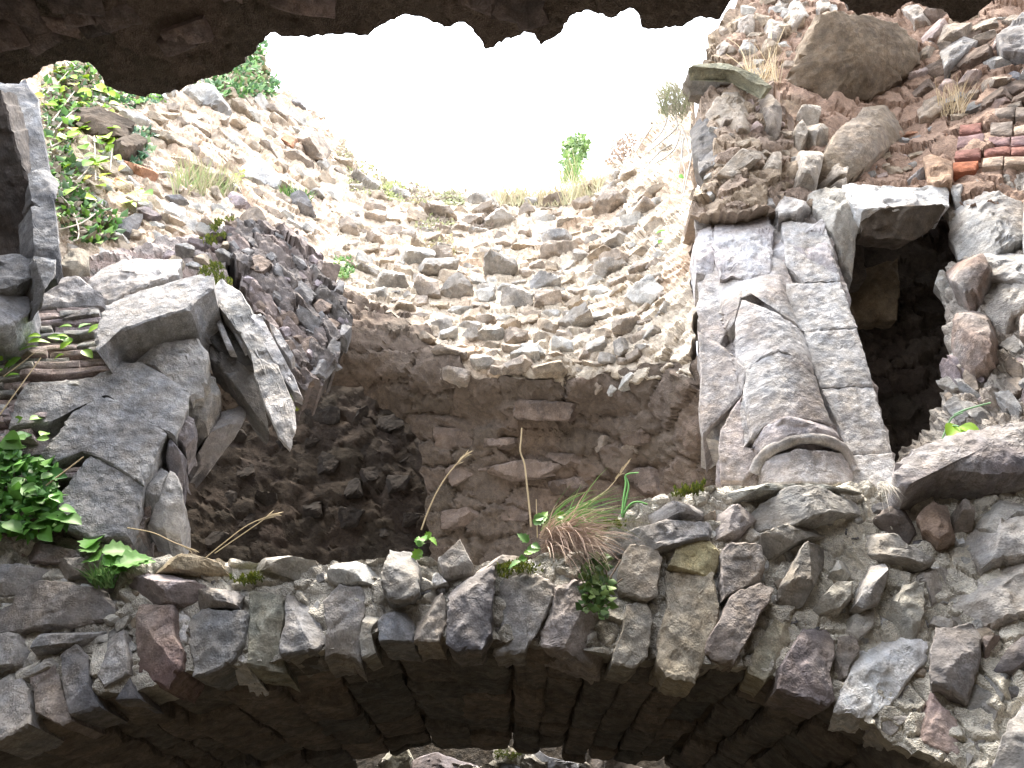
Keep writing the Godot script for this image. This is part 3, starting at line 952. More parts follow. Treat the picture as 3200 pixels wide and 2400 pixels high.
# ---------------------------------------------------------------- left side
func build_left() -> void:
	# hanging rubble beside the shaft
	w_but = Wall.new([640, 860, 1100], [650, 900, 1250], [[5.5, 5.75, 6.1], [5.35, 5.55, 5.85], [5.3, 5.45, 5.7]])
	var t := thing("hanging_rubble", "dark grey hanging mass of rubble left of the hollow, ragged below", "masonry")
	var hp := poly([690, 690, 800, 690, 900, 720, 1000, 800, 1050, 900, 1085, 990, 1100, 1010, 1075, 1080, 1050, 1060, 1055, 1150, 1020, 1160, 1010, 1200, 960, 1190, 950, 1240, 900, 1150, 860, 1060, 800, 960, 740, 850])
	var rel := func(P: Vector3) -> float: return stony(P + Vector3(0, P.x * 0.9, 0), 2.8, 4.6, 0.10, 0.05)
	var col := func(P: Vector3, _h: float) -> Color: return mixed(Color(0.115, 0.105, 0.1), Color(0.17, 0.14, 0.13), cell_tint(P + Vector3(0, P.x * 0.9, 0), 4.0, 6.0))
	part("rubble_core", sheet(w_but.pt, ragged(hp, 14, 12), 5.0, rel, col, 0.7, 0.95), M.stone, t)
	var tk := []
	for s in [[1570, 70, 150, 120, 0.6, "brown"], [1700, 120, 120, 60, 0.8, "grey"], [1830, 60, 120, 80, 0.6, "purple"], [1850, 230, 150, 110, 0.6, "purple"], [1700, 270, 110, 70, 0.7, "grey"], [2010, 130, 80, 130, 0.2, "dark"], [2060, 220, 70, 130, 0.1, "grey"],
			[2100, 500, 70, 150, 0.1, "grey"], [1960, 330, 130, 80, 0.7, "dark"], [1880, 420, 140, 90, 0.7, "purple"], [2000, 440, 90, 120, 0.3, "dark"], [1890, 560, 130, 120, 0.3, "dark"], [2030, 590, 80, 150, 0.1, "grey"], [1950, 700, 110, 140, 0.2, "grey"], [1880, 760, 90, 90, 0.4, "dark"], [1780, 400, 120, 90, 0.8, "dark"], [1760, 560, 90, 60, 0.8, "brown"]]:
		var p := Vector2(s[0] * 0.5123, 800 + s[1] * 0.5123)
		bed(t, "stone", w_but, p, s[2] * 0.52, s[3] * 0.52, {"grey": "dark", "purple": "dark", "brown": "dark_brown", "dark": "dark_brown"}[s[5]], 0.42, -s[4], 0.9)
		tk.append([p, s[2] * 0.2])
	fill(t, "stone", w_but, hp, 44, 52, 18, 0.6, ["dark", "dark_brown", "dark", "purple"], 0.4, tk, -0.7, 0.9)

	# the springer: dressed blocks that curve out into a lost vault
	w_left = Wall.new([-100, 300, 600, 760], [600, 900, 1300, 1700], [[5.1, 5.3, 5.5, 5.65], [4.95, 5.1, 5.3, 5.45], [4.9, 5.0, 5.15, 5.4], [4.95, 5.0, 5.1, 5.3]])
	var s := thing("vault_springer", "stump of dressed grey blocks on the left where a vault once sprang", "masonry")
	var lp := poly([-250, 880, 150, 840, 350, 780, 560, 720, 690, 720, 700, 830, 760, 960, 690, 1000, 640, 1060, 600, 1200, 560, 1330, 500, 1420, 450, 1640, 380, 1720, -250, 1760])
	var lrel := func(P: Vector3) -> float: return stony(P, 2.4, 8.0, 0.07, 0.04) - 0.07
	var lcol := func(P: Vector3, _h: float) -> Color: return mixed(Color(0.36, 0.30, 0.29), Color(0.26, 0.25, 0.25), cell_tint(P, 2.4, 8.0))
	part("rubble_core", sheet(w_left.pt, ragged(lp, 16, 8), 7.0, lrel, lcol, 0.6), M.mortar, s)
	var G := Color(0.23, 0.23, 0.235)
	var G2 := Color(0.29, 0.285, 0.28)
	rock(s, "dressed_block", w_left, tile("D", [370, 1450, 550, 1210, 740, 1310, 872, 1395, 840, 1540, 770, 1690, 560, 1720, 420, 1670, 330, 1600]), G, {"out": 0.12, "rough": 0.25, "tilt": 0.03, "c2": G2, "wob": 0.35, "facets": 1, "cut": 0.2, "terr": 0.4, "grow": 0.02, "deep": 0.5})
	rock(s, "dressed_block", w_left, tile("D", [515, 895, 610, 850, 740, 885, 870, 975, 1012, 1075, 960, 1160, 920, 1290, 870, 1390, 740, 1305, 560, 1205, 500, 1195, 330, 1260, 250, 1200, 380, 1050, 430, 960]), G, {"out": 0.13, "rough": 0.25, "tilt": 0.03, "c2": G2, "wob": 0.35, "facets": 1, "cut": 0.2, "terr": 0.4, "grow": 0.02, "deep": 0.5})
	rock(s, "dressed_block", w_left, tile("D", [560, 740, 720, 650, 860, 640, 1040, 740, 1148, 830, 1130, 920, 1060, 1080, 1010, 1065, 870, 965, 740, 880, 610, 842, 510, 890, 300, 1010, 60, 1040, 100, 900, 170, 770, 350, 760]), G, {"out": 0.12, "rough": 0.25, "tilt": 0.02, "c2": G2, "wob": 0.35, "facets": 1, "cut": 0.2, "terr": 0.4, "grow": 0.02, "deep": 0.5})
	rock(s, "dressed_block", w_left, tile("D", [50, 1030, 300, 1010, 430, 990, 380, 1080, 270, 1190, 120, 1230, -60, 1240, -80, 1060]), G2, {"out": 0.05, "rough": 0.3, "c2": Color(0.38, 0.31, 0.3)})
	rock(s, "broken_block", w_left, tile("D", [670, 625, 680, 490, 750, 440, 850, 520, 920, 500, 1000, 450, 1035, 405, 1100, 510, 1205, 500, 1258, 580, 1230, 770, 1150, 812, 1040, 738, 900, 630]), Color(0.40, 0.39, 0.37), {"out": 0.16, "rough": 0.6, "c2": Color(0.3, 0.29, 0.28), "deep": 0.45})
	rock(s, "weathered_cap", w_left, tile("D", [570, 480, 650, 300, 760, 235, 1000, 165, 1190, 110, 1285, 130, 1290, 190, 1200, 250, 1150, 312, 960, 375, 760, 440, 660, 485, 600, 570]), Color(0.2, 0.2, 0.205), {"out": 0.26, "rough": 0.2, "facets": 0, "terr": 0.4, "c2": Color(0.28, 0.27, 0.26), "wob": 0.4, "deep": 0.5, "tilt": 0.03, "n": Vector3(-0.05, 0.25, 1).normalized()})
	rock(s, "dressed_block", w_left, tile("D", [515, 90, 600, 20, 800, -10, 1090, 0, 1085, 100, 900, 170, 700, 230, 640, 220, 560, 150]), Color(0.29, 0.27, 0.25), {"out": 0.14, "rough": 0.35, "c2": Color(0.30, 0.29, 0.285)})
	rock(s, "dressed_block", w_left, tile("D", [130, 350, 220, 250, 330, 125, 460, 110, 560, 190, 640, 235, 600, 268, 300, 310]), Color(0.30, 0.29, 0.29), {"out": 0.12, "rough": 0.25})
	rock(s, "broken_block", w_left, tile("D", [355, 30, 420, -40, 540, -50, 530, 30, 430, 60]), Color(0.3, 0.27, 0.22), {"out": 0.1})
	rock(s, "broken_block", w_left, tile("D", [360, 345, 590, 285, 635, 315, 560, 350, 380, 380]), Color(0.2, 0.19, 0.185), {"out": 0.12, "rough": 0.2})
	rock(s, "broken_block", w_left, tile("D", [1250, 660, 1330, 760, 1400, 880, 1380, 970, 1330, 1000, 1250, 940, 1180, 870, 1140, 910, 1190, 770]), Color(0.37, 0.365, 0.345), {"out": 0.02, "rough": 0.4, "c2": Color(0.3, 0.28, 0.26)})
	rock(s, "broken_block", w_left, tile("D", [1385, 890, 1480, 890, 1505, 970, 1450, 1080, 1365, 1178, 1270, 1110, 1320, 1010]), Color(0.27, 0.25, 0.24), {"out": -0.05, "rough": 0.6, "deep": 0.3})
	rock(s, "broken_block", w_left, tile("D", [1120, 940, 1180, 975, 1185, 1090, 1130, 1145, 1065, 1080]), Color(0.27, 0.25, 0.26), {"out": 0.05, "rough": 0.7})
	rock(s, "broken_block", w_left, tile("D", [1050, 1090, 1122, 1130, 1090, 1220, 1040, 1260, 1000, 1190]), Color(0.25, 0.235, 0.25), {"out": 0.05, "rough": 0.7})
	rock(s, "broken_block", w_left, tile("D", [960, 1240, 1015, 1300, 950, 1500, 870, 1570, 820, 1560, 890, 1370]), Color(0.27, 0.265, 0.26), {"out": 0.06, "rough": 0.3})
	rock(s, "broken_block", w_left, tile("D", [1035, 1310, 1080, 1340, 1108, 1410, 1112, 1560, 1080, 1640, 1000, 1640, 890, 1570, 970, 1430]), Color(0.38, 0.37, 0.36), {"out": 0.05, "rough": 0.3, "tilt": 0.05})
	# thin courses of slate
	for r in 34:
		var y := 985.0 + r * 20.0
		var x := -60.0 - rng.randf() * 60.0
		var end := 285.0 - maxf(0.0, (y - 1150.0) * 0.75) + rng.randf_range(-30, 20)
		if y > 1310: end = 120.0 + rng.randf_range(-40, 30)
		while x < end:
			var wd := rng.randf_range(60, 190)
			var th := rng.randf_range(13, 18)
			var sc := []
			var lean := 0.06
			for e in [[x, y], [x + wd, y], [x + wd, y + th], [x, y + th]]: sc.append(w_left.pt(e[0] + rng.randf_range(-4, 4), e[1] - (e[0] - 100) * lean + rng.randf_range(-2, 2)) + Vector3(0, 0, 0.09))
			var push := Vector3(0, 0, rng.randf_range(-0.05, 0.05))
			block(s, "slate", sc[0] + push, sc[1] + push, sc[2] + push, sc[3] + push, 0.2, PAL[["pink", "purple", "pink", "pale", "pink", "grey"][rng.randi() % 6]], {"g": 5, "rough": 0.6, "bevel": 0.006})
			x += wd + 2.0
	var sk := []
	fill(s, "stone", w_left, poly([380, 860, 560, 800, 640, 720, 720, 720, 720, 800, 620, 830, 480, 850]), 26, 56, 24, 0.6, ["grey", "purple", "pale", "tan"], 0.4, sk, -0.2, 0.9)

	# hanging carved piece, split along its grain
	var c := thing("carved_corbel", "split hanging corbel with fluted dark underside and a pointed grey tip", "corbel")
	var wc := Wall.new([600, 950], [820, 1400], [[5.05, 5.15], [4.95, 5.05]])
	var cm := {"out": 0.0, "rough": 0.35, "deep": 0.14, "dome": 0.0, "facets": 0, "grow": 0.0, "mat": M.stone, "tilt": 0.02, "wob": 0.5, "c2": Color(0.42, 0.40, 0.38)}
	rock(c, "corbel_side", wc, tile("D", [1285, 180, 1335, 132, 1460, 195, 1560, 360, 1640, 520, 1735, 760, 1800, 915, 1805, 1040, 1772, 1170, 1690, 1070, 1610, 900, 1555, 740, 1530, 600, 1440, 430, 1330, 300]), Color(0.25, 0.245, 0.235), cm)
	rock(c, "split_board", wc, tile("D", [1500, 320, 1590, 350, 1700, 560, 1790, 720, 1850, 870, 1800, 840, 1700, 700, 1600, 520]), Color(0.42, 0.41, 0.41), cm)
	rock(c, "split_board", wc, tile("D", [1640, 400, 1700, 440, 1795, 600, 1770, 618, 1690, 520]), Color(0.36, 0.35, 0.35), cm)
	var wcu := Wall.new([600, 950], [820, 1400], [[5.22, 5.32], [5.12, 5.22]])
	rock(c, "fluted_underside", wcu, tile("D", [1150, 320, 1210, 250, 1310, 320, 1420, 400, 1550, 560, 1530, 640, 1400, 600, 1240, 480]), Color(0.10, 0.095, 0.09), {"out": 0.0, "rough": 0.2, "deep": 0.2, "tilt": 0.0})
	for f in [[1160, 325, 1265, 520], [1310, 345, 1420, 600], [1375, 350, 1510, 590]]:
		var a := wcu.pt(f[0] * 0.5123, 800 + f[1] * 0.5123)
		var b := wcu.pt(f[2] * 0.5123, 800 + f[3] * 0.5123)
		var u := Vector3(0.028, 0, 0)
		var z := Vector3(0, 0, 0.07)
		block(c, "rib", a - u + z, a + u + z, b + u + z, b - u + z, 0.09, Color(0.33, 0.32, 0.32), {"g": 6, "rough": 0.5, "bevel": 0.012})
	rock(c, "corbel_back", wcu, tile("D", [1240, 480, 1420, 600, 1530, 640, 1600, 780, 1640, 960, 1560, 900, 1420, 760, 1290, 620]), Color(0.14, 0.13, 0.12), {"out": -0.08, "rough": 0.4, "deep": 0.25})

	# near jamb at the left border
	w_jamb = Wall.new([-300, 0, 200], [250, 900], [[4.1, 4.2, 4.3], [4.2, 4.3, 4.4]])
	var j := thing("jamb", "narrow upright edge of grey jamb stones at the left border under the ceiling", "masonry")
	var jc := Color(0.12, 0.12, 0.125)
	var jo := {"out": 0.0, "rough": 0.25, "deep": 0.35, "tilt": 0.02, "wob": 0.4, "dome": 0.0, "facets": 1, "dir": Vector3(-0.8, 0.2, -0.7), "c2": Color(0.2, 0.2, 0.2)}
	for q in [[0, 470, 150, 480, 232, 600, 252, 760, 292, 1000, 165, 1045, 105, 880, 45, 660, 0, 580, -60, 560, -60, 480], [165, 1055, 290, 1010, 345, 1080, 340, 1210, 265, 1275, 185, 1210], [190, 1265, 325, 1215, 352, 1400, 370, 1640, 335, 1680, 205, 1560]]:
		rock(j, "jamb_stone", w_jamb, tile("A", q), jc, jo)
	rock(j, "jamb_stone", w_jamb, tile("D", [200, -20, 340, 0, 330, 90, 230, 230, 150, 260, 180, 120]), Color(0.33, 0.33, 0.33), jo)
	var jd := {"out": -0.1, "rough": 0.3, "deep": 0.5, "tilt": 0.0, "facets": 0, "dome": 0.0, "n": Vector3(0.3, -0.85, 0.5).normalized()}
	rock(j, "dark_reveal", w_jamb, tile("A", [-200, 560, 0, 570, 35, 680, 110, 930, 160, 1080, 195, 1300, 200, 1560, -200, 1640]), Color(0.09, 0.08, 0.075), jd)  # jamb face in shade, its darkness put into the colour
	rock(j, "jamb_stone", w_jamb, tile("D", [-200, -30, 60, -30, 195, 0, 180, 110, 90, 190, -200, 240]), Color(0.2, 0.2, 0.205), {"out": -0.08, "rough": 0.4})
	rock(j, "jamb_stone", w_jamb, tile("D", [-200, 240, 90, 195, 185, 140, 150, 280, 60, 380, -200, 470]), Color(0.29, 0.29, 0.3), {"out": -0.1, "rough": 0.4})

# ---------------------------------------------------------------- right side
func build_right() -> void:
	var roll := func(px: float, py: float) -> float:
		var a := Vector2(2351, 926)
		var b := Vector2(2505, 1461)
		var ax := (b - a).normalized()
		var q := Vector2(px, py) - a
		var d := absf(q.cross(ax))
		var t := clampf(q.dot(ax) / a.distance_to(b), -0.3, 1.2)
		var R := lerpf(105, 135, t)
		return 0.18 * sqrt(maxf(0.0, 1.0 - d * d / (R * R))) * smoothstep(-0.12, 0.06, t)
	w_pier = Wall.new([2150, 2450, 2800], [100, 500, 900, 1500], [[5.9, 5.6, 5.45], [5.65, 5.4, 5.3], [5.5, 5.3, 5.2], [5.45, 5.3, 5.2]], roll)
	var t := thing("right_pier", "weathered pale pier with a rounded moulding between shaft and dark slit", "pier")
	var pp := poly([2170, 690, 2240, 640, 2500, 640, 2600, 700, 2640, 880, 2680, 1030, 2740, 1210, 2800, 1430, 2810, 1560, 2240, 1560, 2250, 1370, 2200, 1350, 2190, 1100, 2180, 850])
	var prel := func(P: Vector3) -> float: return n_mid.get_noise_3dv(P * 1.5) * 0.06 + n_fine.get_noise_3dv(P) * 0.03 - 0.04
	var pcol := func(P: Vector3, _h: float) -> Color: return mixed(Color(0.40, 0.38, 0.36), Color(0.33, 0.29, 0.28), 0.5 + n_mid.get_noise_3dv(P) * 1.2)
	part("pier_core", sheet(w_pier.pt, ragged(pp, 16, 8), 5.0, prel, pcol, 0.9, 0.93), M.stone, t)
	var P1 := Color(0.44, 0.43, 0.42)
	var P2 := Color(0.36, 0.33, 0.33)
	var po := {"out": 0.05, "rough": 0.3, "terr": 0.3, "deep": 0.7, "tilt": 0.02, "follow": true, "wob": 0.35, "c2": Color(0.3, 0.27, 0.25), "bevel": 0.008, "dome": 0.0, "facets": 0, "grow": 0.025}
	var pw := {"out": 0.055, "rough": 0.3, "terr": 0.3, "deep": 0.7, "tilt": 0.02, "wob": 0.4, "c2": Color(0.40, 0.38, 0.36), "bevel": 0.008, "dome": 0.0, "facets": 0, "grow": 0.02}
	for q in [[1690, 480, 1775, 480, 1798, 530, 1815, 603, 1738, 607, 1700, 570], [1700, 612, 1815, 608, 1850, 705, 1740, 714, 1700, 680], [1740, 718, 1851, 709, 1886, 830, 1775, 835, 1755, 780], [1777, 839, 1888, 834, 1926, 975, 1835, 979, 1810, 910], [1838, 983, 1928, 979, 1945, 1060, 1845, 1055]]:
		rock(t, "dressed_block", w_pier, tile("Z", q), Color(0.5, 0.49, 0.48), pw)
	rock(t, "moulded_block", w_pier, tile("G", [250, 0, 480, -20, 680, 60, 780, 300, 770, 440, 600, 310, 540, 240, 430, 280, 390, 420, 300, 560, 190, 480, 160, 330, 220, 130]), P1, po)
	rock(t, "moulded_block", w_pier, tile("G", [420, 290, 480, 300, 620, 360, 800, 480, 860, 740, 780, 640, 650, 600, 540, 640, 460, 720, 390, 640, 390, 430]), Color(0.47, 0.46, 0.455), po)
	rock(t, "moulded_block", w_pier, tile("G", [460, 720, 545, 645, 650, 605, 780, 645, 870, 760, 930, 950, 960, 1040, 850, 1020, 700, 1010, 560, 1060, 440, 1180, 420, 960]), P1, po)
	rock(t, "moulded_block", w_pier, tile("G", [160, 480, 300, 570, 390, 640, 450, 720, 420, 860, 340, 950, 240, 1040, 190, 1100, 165, 950, 180, 740]), Color(0.38, 0.36, 0.35), po)
	rock(t, "moulded_block", w_pier, tile("G", [300, 1080, 370, 950, 430, 870, 440, 1180, 520, 1200, 500, 1320, 430, 1380, 300, 1375, 285, 1180]), Color(0.36, 0.32, 0.315), po)
	rock(t, "moulded_block", w_pier, tile("G", [530, 1320, 600, 1240, 760, 1200, 900, 1210, 1030, 1220, 1100, 1330, 1080, 1400, 540, 1400]), Color(0.36, 0.345, 0.34), po)
	rock(t, "moulded_block", w_pier, tile("G", [450, 1190, 560, 1065, 700, 1015, 850, 1025, 965, 1045, 1050, 1160, 1040, 1190, 930, 1130, 770, 1110, 620, 1160, 530, 1240, 500, 1290]), Color(0.36, 0.34, 0.325), {"out": 0.10, "rough": 0.35, "deep": 0.5, "tilt": 0.02, "follow": true, "wob": 0.4, "c2": P2})
	# rounded base moulding
	var pts := []
	for q in [[500, 1340], [540, 1250], [640, 1180], [770, 1135], [900, 1140], [1020, 1190], [1075, 1290], [1105, 1340]]:
		pts.append(w_pier.pt(2100 + q[0] * 0.5123, 800 + q[1] * 0.5123) + Vector3(0, 0, 0.045))
	var fine := []
	for i in pts.size() - 1:
		for k in 4: fine.append((pts[i] as Vector3).cubic_interpolate(pts[i + 1], pts[maxi(i - 1, 0)], pts[mini(i + 2, pts.size() - 1)], k / 4.0))
	fine.append(pts[-1])
	part("base_moulding", done(tube(fine, 0.05, 0.045, tint(Color(0.3, 0.28, 0.265)), null, 12)), M.stone, t)
	# broken top of the pier
	var bo := {"out": 0.07, "rough": 0.6, "deep": 0.5, "c2": P2}
	for q in [[270, 1320, 590, 1300, 610, 1400, 600, 1659, 300, 1659, 250, 1500], [600, 1310, 690, 1360, 830, 1380, 920, 1330, 940, 1440, 980, 1560, 1020, 1680, 720, 1680, 620, 1560], [130, 1480, 180, 1330, 270, 1330, 280, 1480, 250, 1640, 150, 1640]]:
		rock(t, "dressed_block", w_pier, tile("C", q), Color(0.47, 0.46, 0.46), bo)
	for q in [[120, 1230, 160, 1160, 290, 1200, 320, 1280, 180, 1320, 140, 1330], [630, 1240, 700, 1160, 840, 1130, 870, 1200, 760, 1290, 650, 1310], [300, 1190, 480, 1160, 600, 1150, 620, 1250, 460, 1290, 320, 1280]]:
		rock(t, "broken_stone", w_pier, tile("C", q), Color(0.44, 0.42, 0.40), {"out": 0.12, "rough": 0.8})
	# rubble stub above the pier
	var u := thing("rubble_stub", "tan lumpy rubble column above the pale pier, capped by a thin slab", "masonry")
	w_rup = Wall.new([2150, 2500, 2800, 3200], [-100, 200, 400, 620, 800], [[6.0, 5.6, 5.4, 5.0], [5.9, 5.6, 5.5, 5.0], [5.8, 5.5, 5.6, 5.0], [5.6, 5.4, 5.35, 5.0], [5.5, 5.35, 5.3, 4.95]])
	var w_stub := Wall.new([2150, 2300, 2500], [200, 500, 760], [[5.5, 5.3, 5.5], [5.4, 5.25, 5.4], [5.5, 5.3, 5.35]])
	var urel := func(P: Vector3) -> float: return stony(P, 3.4, 4.6, 0.11, 0.05)
	var ucol := func(P: Vector3, _h: float) -> Color: return mixed(Color(0.36, 0.30, 0.24), Color(0.29, 0.235, 0.205), cell_tint(P, 4.0, 6.0))
	part("rubble_core", sheet(w_stub.pt, ragged(tile("C", [190, 620, 300, 520, 540, 520, 600, 640, 700, 760, 740, 920, 800, 1060, 880, 1130, 850, 1300, 120, 1330, 130, 1180, 240, 1050, 260, 860, 180, 700]), 14, 10), 5.0, urel, ucol, 0.7, 0.95), M.mortar, u)
	rock(u, "cap_slab", w_stub, tile("C", [80, 500, 130, 395, 330, 398, 520, 468, 580, 525, 480, 520, 300, 515, 210, 590, 120, 575]), Color(0.16, 0.145, 0.125), {"out": 0.3, "rough": 0.2, "deep": 0.3, "facets": 0, "terr": 0.3, "dir": Vector3(0, 0.6, -0.8), "n": Vector3(-0.1, -0.75, 0.6).normalized(), "c2": Color(0.2, 0.18, 0.15)})  # underside of the cap, shade included in its dark brown
	rock(u, "cap_edge", w_stub, tile("C", [120, 405, 135, 385, 340, 385, 530, 455, 600, 520, 575, 530, 520, 480, 330, 408, 150, 405]), Color(0.25, 0.245, 0.18), {"out": 0.32, "rough": 0.2, "deep": 0.15, "facets": 0})
	rock(u, "fin_slab", w_stub, tile("C", [545, 500, 600, 525, 660, 620, 690, 700, 690, 760, 640, 720, 600, 660]), Color(0.24, 0.21, 0.18), {"out": 0.2, "rough": 0.3})
	for q in [[340, 960, 480, 860, 640, 870, 690, 915, 560, 960, 400, 1000], [570, 1000, 620, 930, 735, 920, 765, 1000, 680, 1040], [280, 1060, 330, 1000, 480, 1000, 470, 1060, 360, 1080], [210, 650, 330, 560, 480, 540, 560, 640, 480, 760, 300, 780]]:
		rock(u, "stone", w_stub, tile("C", q), Color(0.40, 0.35, 0.29), {"out": 0.1, "rough": 0.9})
	rock(u, "stone", w_stub, tile("C", [105, 740, 160, 680, 250, 700, 285, 780, 270, 880, 180, 960, 120, 900]), Color(0.17, 0.16, 0.15), {"out": 0.05})  # dark stone in place of a niche, the shade given by its colour
	rock(u, "stone", w_stub, tile("C", [160, 980, 270, 870, 330, 900, 250, 1000, 170, 1060]), Color(0.22, 0.21, 0.2), {"out": 0.05})
	fill(u, "stone", w_stub, tile("C", [200, 640, 520, 540, 640, 700, 720, 900, 800, 1100, 600, 1240, 200, 1200, 280, 900]), 50, 50, 22, 0.55, ["tan", "pink", "tan", "brown", "pale"], 0.4, [], 0.0, 0.9)

	# upper right wall
	var r := thing("upper_wall", "upper right wall of large boulders, pink mortar and a patch of brick", "wall")
	var rp := poly([2210, 130, 2330, -20, 2500, -150, 3500, -150, 3500, 640, 3000, 660, 2960, 590, 2640, 600, 2560, 560, 2500, 420, 2420, 290, 2200, 210])
	var rrel := func(P: Vector3) -> float: return stony(P, 3.4, 4.2, 0.09, 0.025)
	var rcol := func(P: Vector3, _h: float) -> Color:
		var c := mixed(Color(0.29, 0.24, 0.185), Color(0.22, 0.185, 0.15), cell_tint(P, 4.5, 5.0))
		return mixed(c, Color(0.34, 0.25, 0.205), smoothstep(2.7, 3.5, P.x + n_mid.get_noise_3dv(P) * 0.6))
	part("rubble_core", sheet(w_rup.pt, ragged(rp, 18, 12), 5.0, rrel, rcol, 0.6, 0.95), M.mortar, r)
	var big := {"out": 0.5, "rough": 0.7, "deep": 0.9, "dome": 0.16, "facets": 1, "terr": 0.3, "crease": 0.8, "c2": Color(0.17, 0.135, 0.1), "bevel": 0.08, "n": Vector3(-0.1, -0.75, 1).normalized()}
	rock(r, "boulder", w_rup, tile("C", [750, 530, 735, 450, 830, 210, 900, 95, 1000, 62, 1160, 75, 1400, 115, 1525, 230, 1540, 330, 1480, 430, 1300, 560, 1080, 660, 930, 650, 860, 580]), Color(0.12, 0.093, 0.068), big)
	rock(r, "boulder", w_rup, tile("C", [1130, 700, 1180, 620, 1290, 610, 1470, 690, 1480, 740, 1330, 880, 1200, 990, 1090, 1045, 960, 960, 940, 900, 1010, 790]), Color(0.22, 0.18, 0.135), {"out": 0.22, "rough": 0.7, "deep": 0.7, "dome": 0.1, "terr": 0.6, "crease": 0.86, "c2": Color(0.26, 0.22, 0.18), "bevel": 0.08})
	rock(r, "stone", w_rup, tile("C", [1530, 960, 1600, 900, 1725, 830, 1705, 1080, 1600, 1112, 1560, 1090]), Color(0.40, 0.28, 0.2), {"out": 0.2, "rough": 0.5})
	rock(r, "stone", w_rup, tile("C", [1430, 1050, 1520, 960, 1565, 1110, 1430, 1112]), Color(0.26, 0.25, 0.25), {"out": 0.1})
	rock(r, "stone", w_rup, tile("C", [1490, 640, 1560, 570, 1660, 600, 1670, 645, 1580, 700, 1510, 710]), Color(0.37, 0.31, 0.25), {"out": 0.18})
	rock(r, "stone", w_rup, tile("C", [1990, 200, 2140, 60, 2300, 60, 2300, 300, 2010, 290]), Color(0.2, 0.19, 0.185), {"out": 0.2, "rough": 0.7})
	rock(r, "stone", w_rup, tile("C", [1630, 240, 1760, 200, 1865, 230, 1750, 330, 1660, 390]), Color(0.28, 0.27, 0.26), {"out": 0.14})
	rock(r, "stone", w_rup, tile("C", [1870, 620, 1990, 565, 2060, 600, 1950, 650]), Color(0.35, 0.27, 0.235), {"out": 0.1})
	rock(r, "stone", w_rup, tile("C", [2020, 440, 2090, 410, 2147, 440, 2140, 490, 2030, 480]), Color(0.2, 0.2, 0.21), {"out": 0.12})
	for q in [[640, 80, 720, 0, 850, -40, 865, 50, 740, 135], [870, -40, 1000, -40, 1005, 40, 905, 55], [360, 140, 520, 60, 490, 150, 380, 190], [430, 220, 500, 150, 535, 210, 480, 280, 430, 345], [200, 340, 320, 220, 365, 260, 240, 380], [620, 30, 680, -60, 740, -40, 660, 60], [500, 120, 600, 100, 720, 130, 600, 230], [1400, 40, 1560, 20, 1600, 90, 1480, 120]]:
		rock(r, "stone", w_rup, tile("C", q), Color(0.42, 0.38, 0.33), {"out": 0.12, "rough": 0.7, "c2": Color(0.3, 0.27, 0.24)})
	for q in [[790, 640, 820, 600, 905, 595, 917, 745, 850, 705], [820, 705, 850, 685, 1000, 825, 1000, 850, 930, 850, 880, 785], [750, 760, 830, 700, 835, 780, 770, 865], [780, 900, 930, 900, 925, 1060, 800, 1035], [930, 1000, 1040, 960, 1080, 1000, 1070, 1060, 940, 1050], [980, 1090, 1060, 1060, 1160, 1090, 1050, 1120]]:
		rock(r, "wedge_stone", w_rup, tile("C", q), Color(0.40, 0.36, 0.31), {"out": 0.2, "rough": 0.5})
	var ftk := taken_by([tile("C", [750, 530, 735, 450, 830, 210, 900, 95, 1160, 75, 1525, 230, 1540, 330, 1300, 560, 930, 650]), tile("C", [1130, 700, 1290, 610, 1470, 690, 1330, 880, 1090, 1045, 940, 900]), tile("C", [1680, 700, 2150, 700, 2150, 1090, 1680, 1090])])
	fill(r, "stone", w_rup, poly([2900, 60, 3230, 60, 3230, 350, 3080, 340, 2960, 420, 2880, 300]), 40, 80, 22, 0.6, ["tan", "grey", "brown", "dark_brown", "brown", "pink"], 0.4, ftk, -0.3, 0.9)
	fill(r, "stone", w_rup, poly([2240, 110, 2420, -10, 2620, -20, 2560, 100, 2480, 250, 2400, 260, 2260, 180]), 34, 60, 24, 0.6, ["tan", "pale", "brown", "brown"], 0.4, [], -0.5, 0.9)
	fill(r, "stone", w_rup, tile("C", [1050, 1090, 1200, 960, 1420, 800, 1680, 720, 1680, 860, 1520, 940, 1420, 1100]), 26, 40, 18, 0.6, ["pink", "rust", "tan", "grey"], 0.4, [], 0.0, 0.9)
	# bricks
	for q in [[1740, 800, 1868, 790, 1866, 850, 1735, 860, 0], [1728, 872, 1885, 858, 1880, 925, 1722, 935, 1], [1712, 958, 1868, 942, 1862, 1000, 1706, 1014, 0], [1700, 1036, 1850, 1020, 1830, 1075, 1690, 1096, 2], [1950, 705, 2070, 698, 2066, 752, 1948, 762, 3], [2080, 696, 2230, 690, 2230, 750, 2076, 752, 3], [1925, 785, 2055, 780, 2052, 858, 1922, 862, 3], [2068, 812, 2230, 806, 2230, 858, 2066, 862, 4], [1915, 882, 2040, 876, 2036, 928, 1910, 932, 1], [2050, 875, 2230, 868, 2230, 925, 2048, 928, 1], [1890, 950, 2044, 940, 2040, 985, 1886, 992, 0], [2054, 942, 2230, 932, 2230, 988, 2050, 992, 0], [1880, 1008, 2000, 1002, 1996, 1050, 1872, 1060, 4], [2010, 1004, 2230, 998, 2230, 1050, 2006, 1052, 4]]:
		var c: Color = [Color(0.24, 0.12, 0.1), Color(0.25, 0.17, 0.17), Color(0.42, 0.16, 0.09), Color(0.26, 0.22, 0.19), Color(0.42, 0.33, 0.26)][q[8]]
		var cs := []
		for k in 4: cs.append(w_rup.pt(2100 + q[k * 2] * 0.5123, q[k * 2 + 1] * 0.5123) + Vector3(-0.02, 0, 0.10))
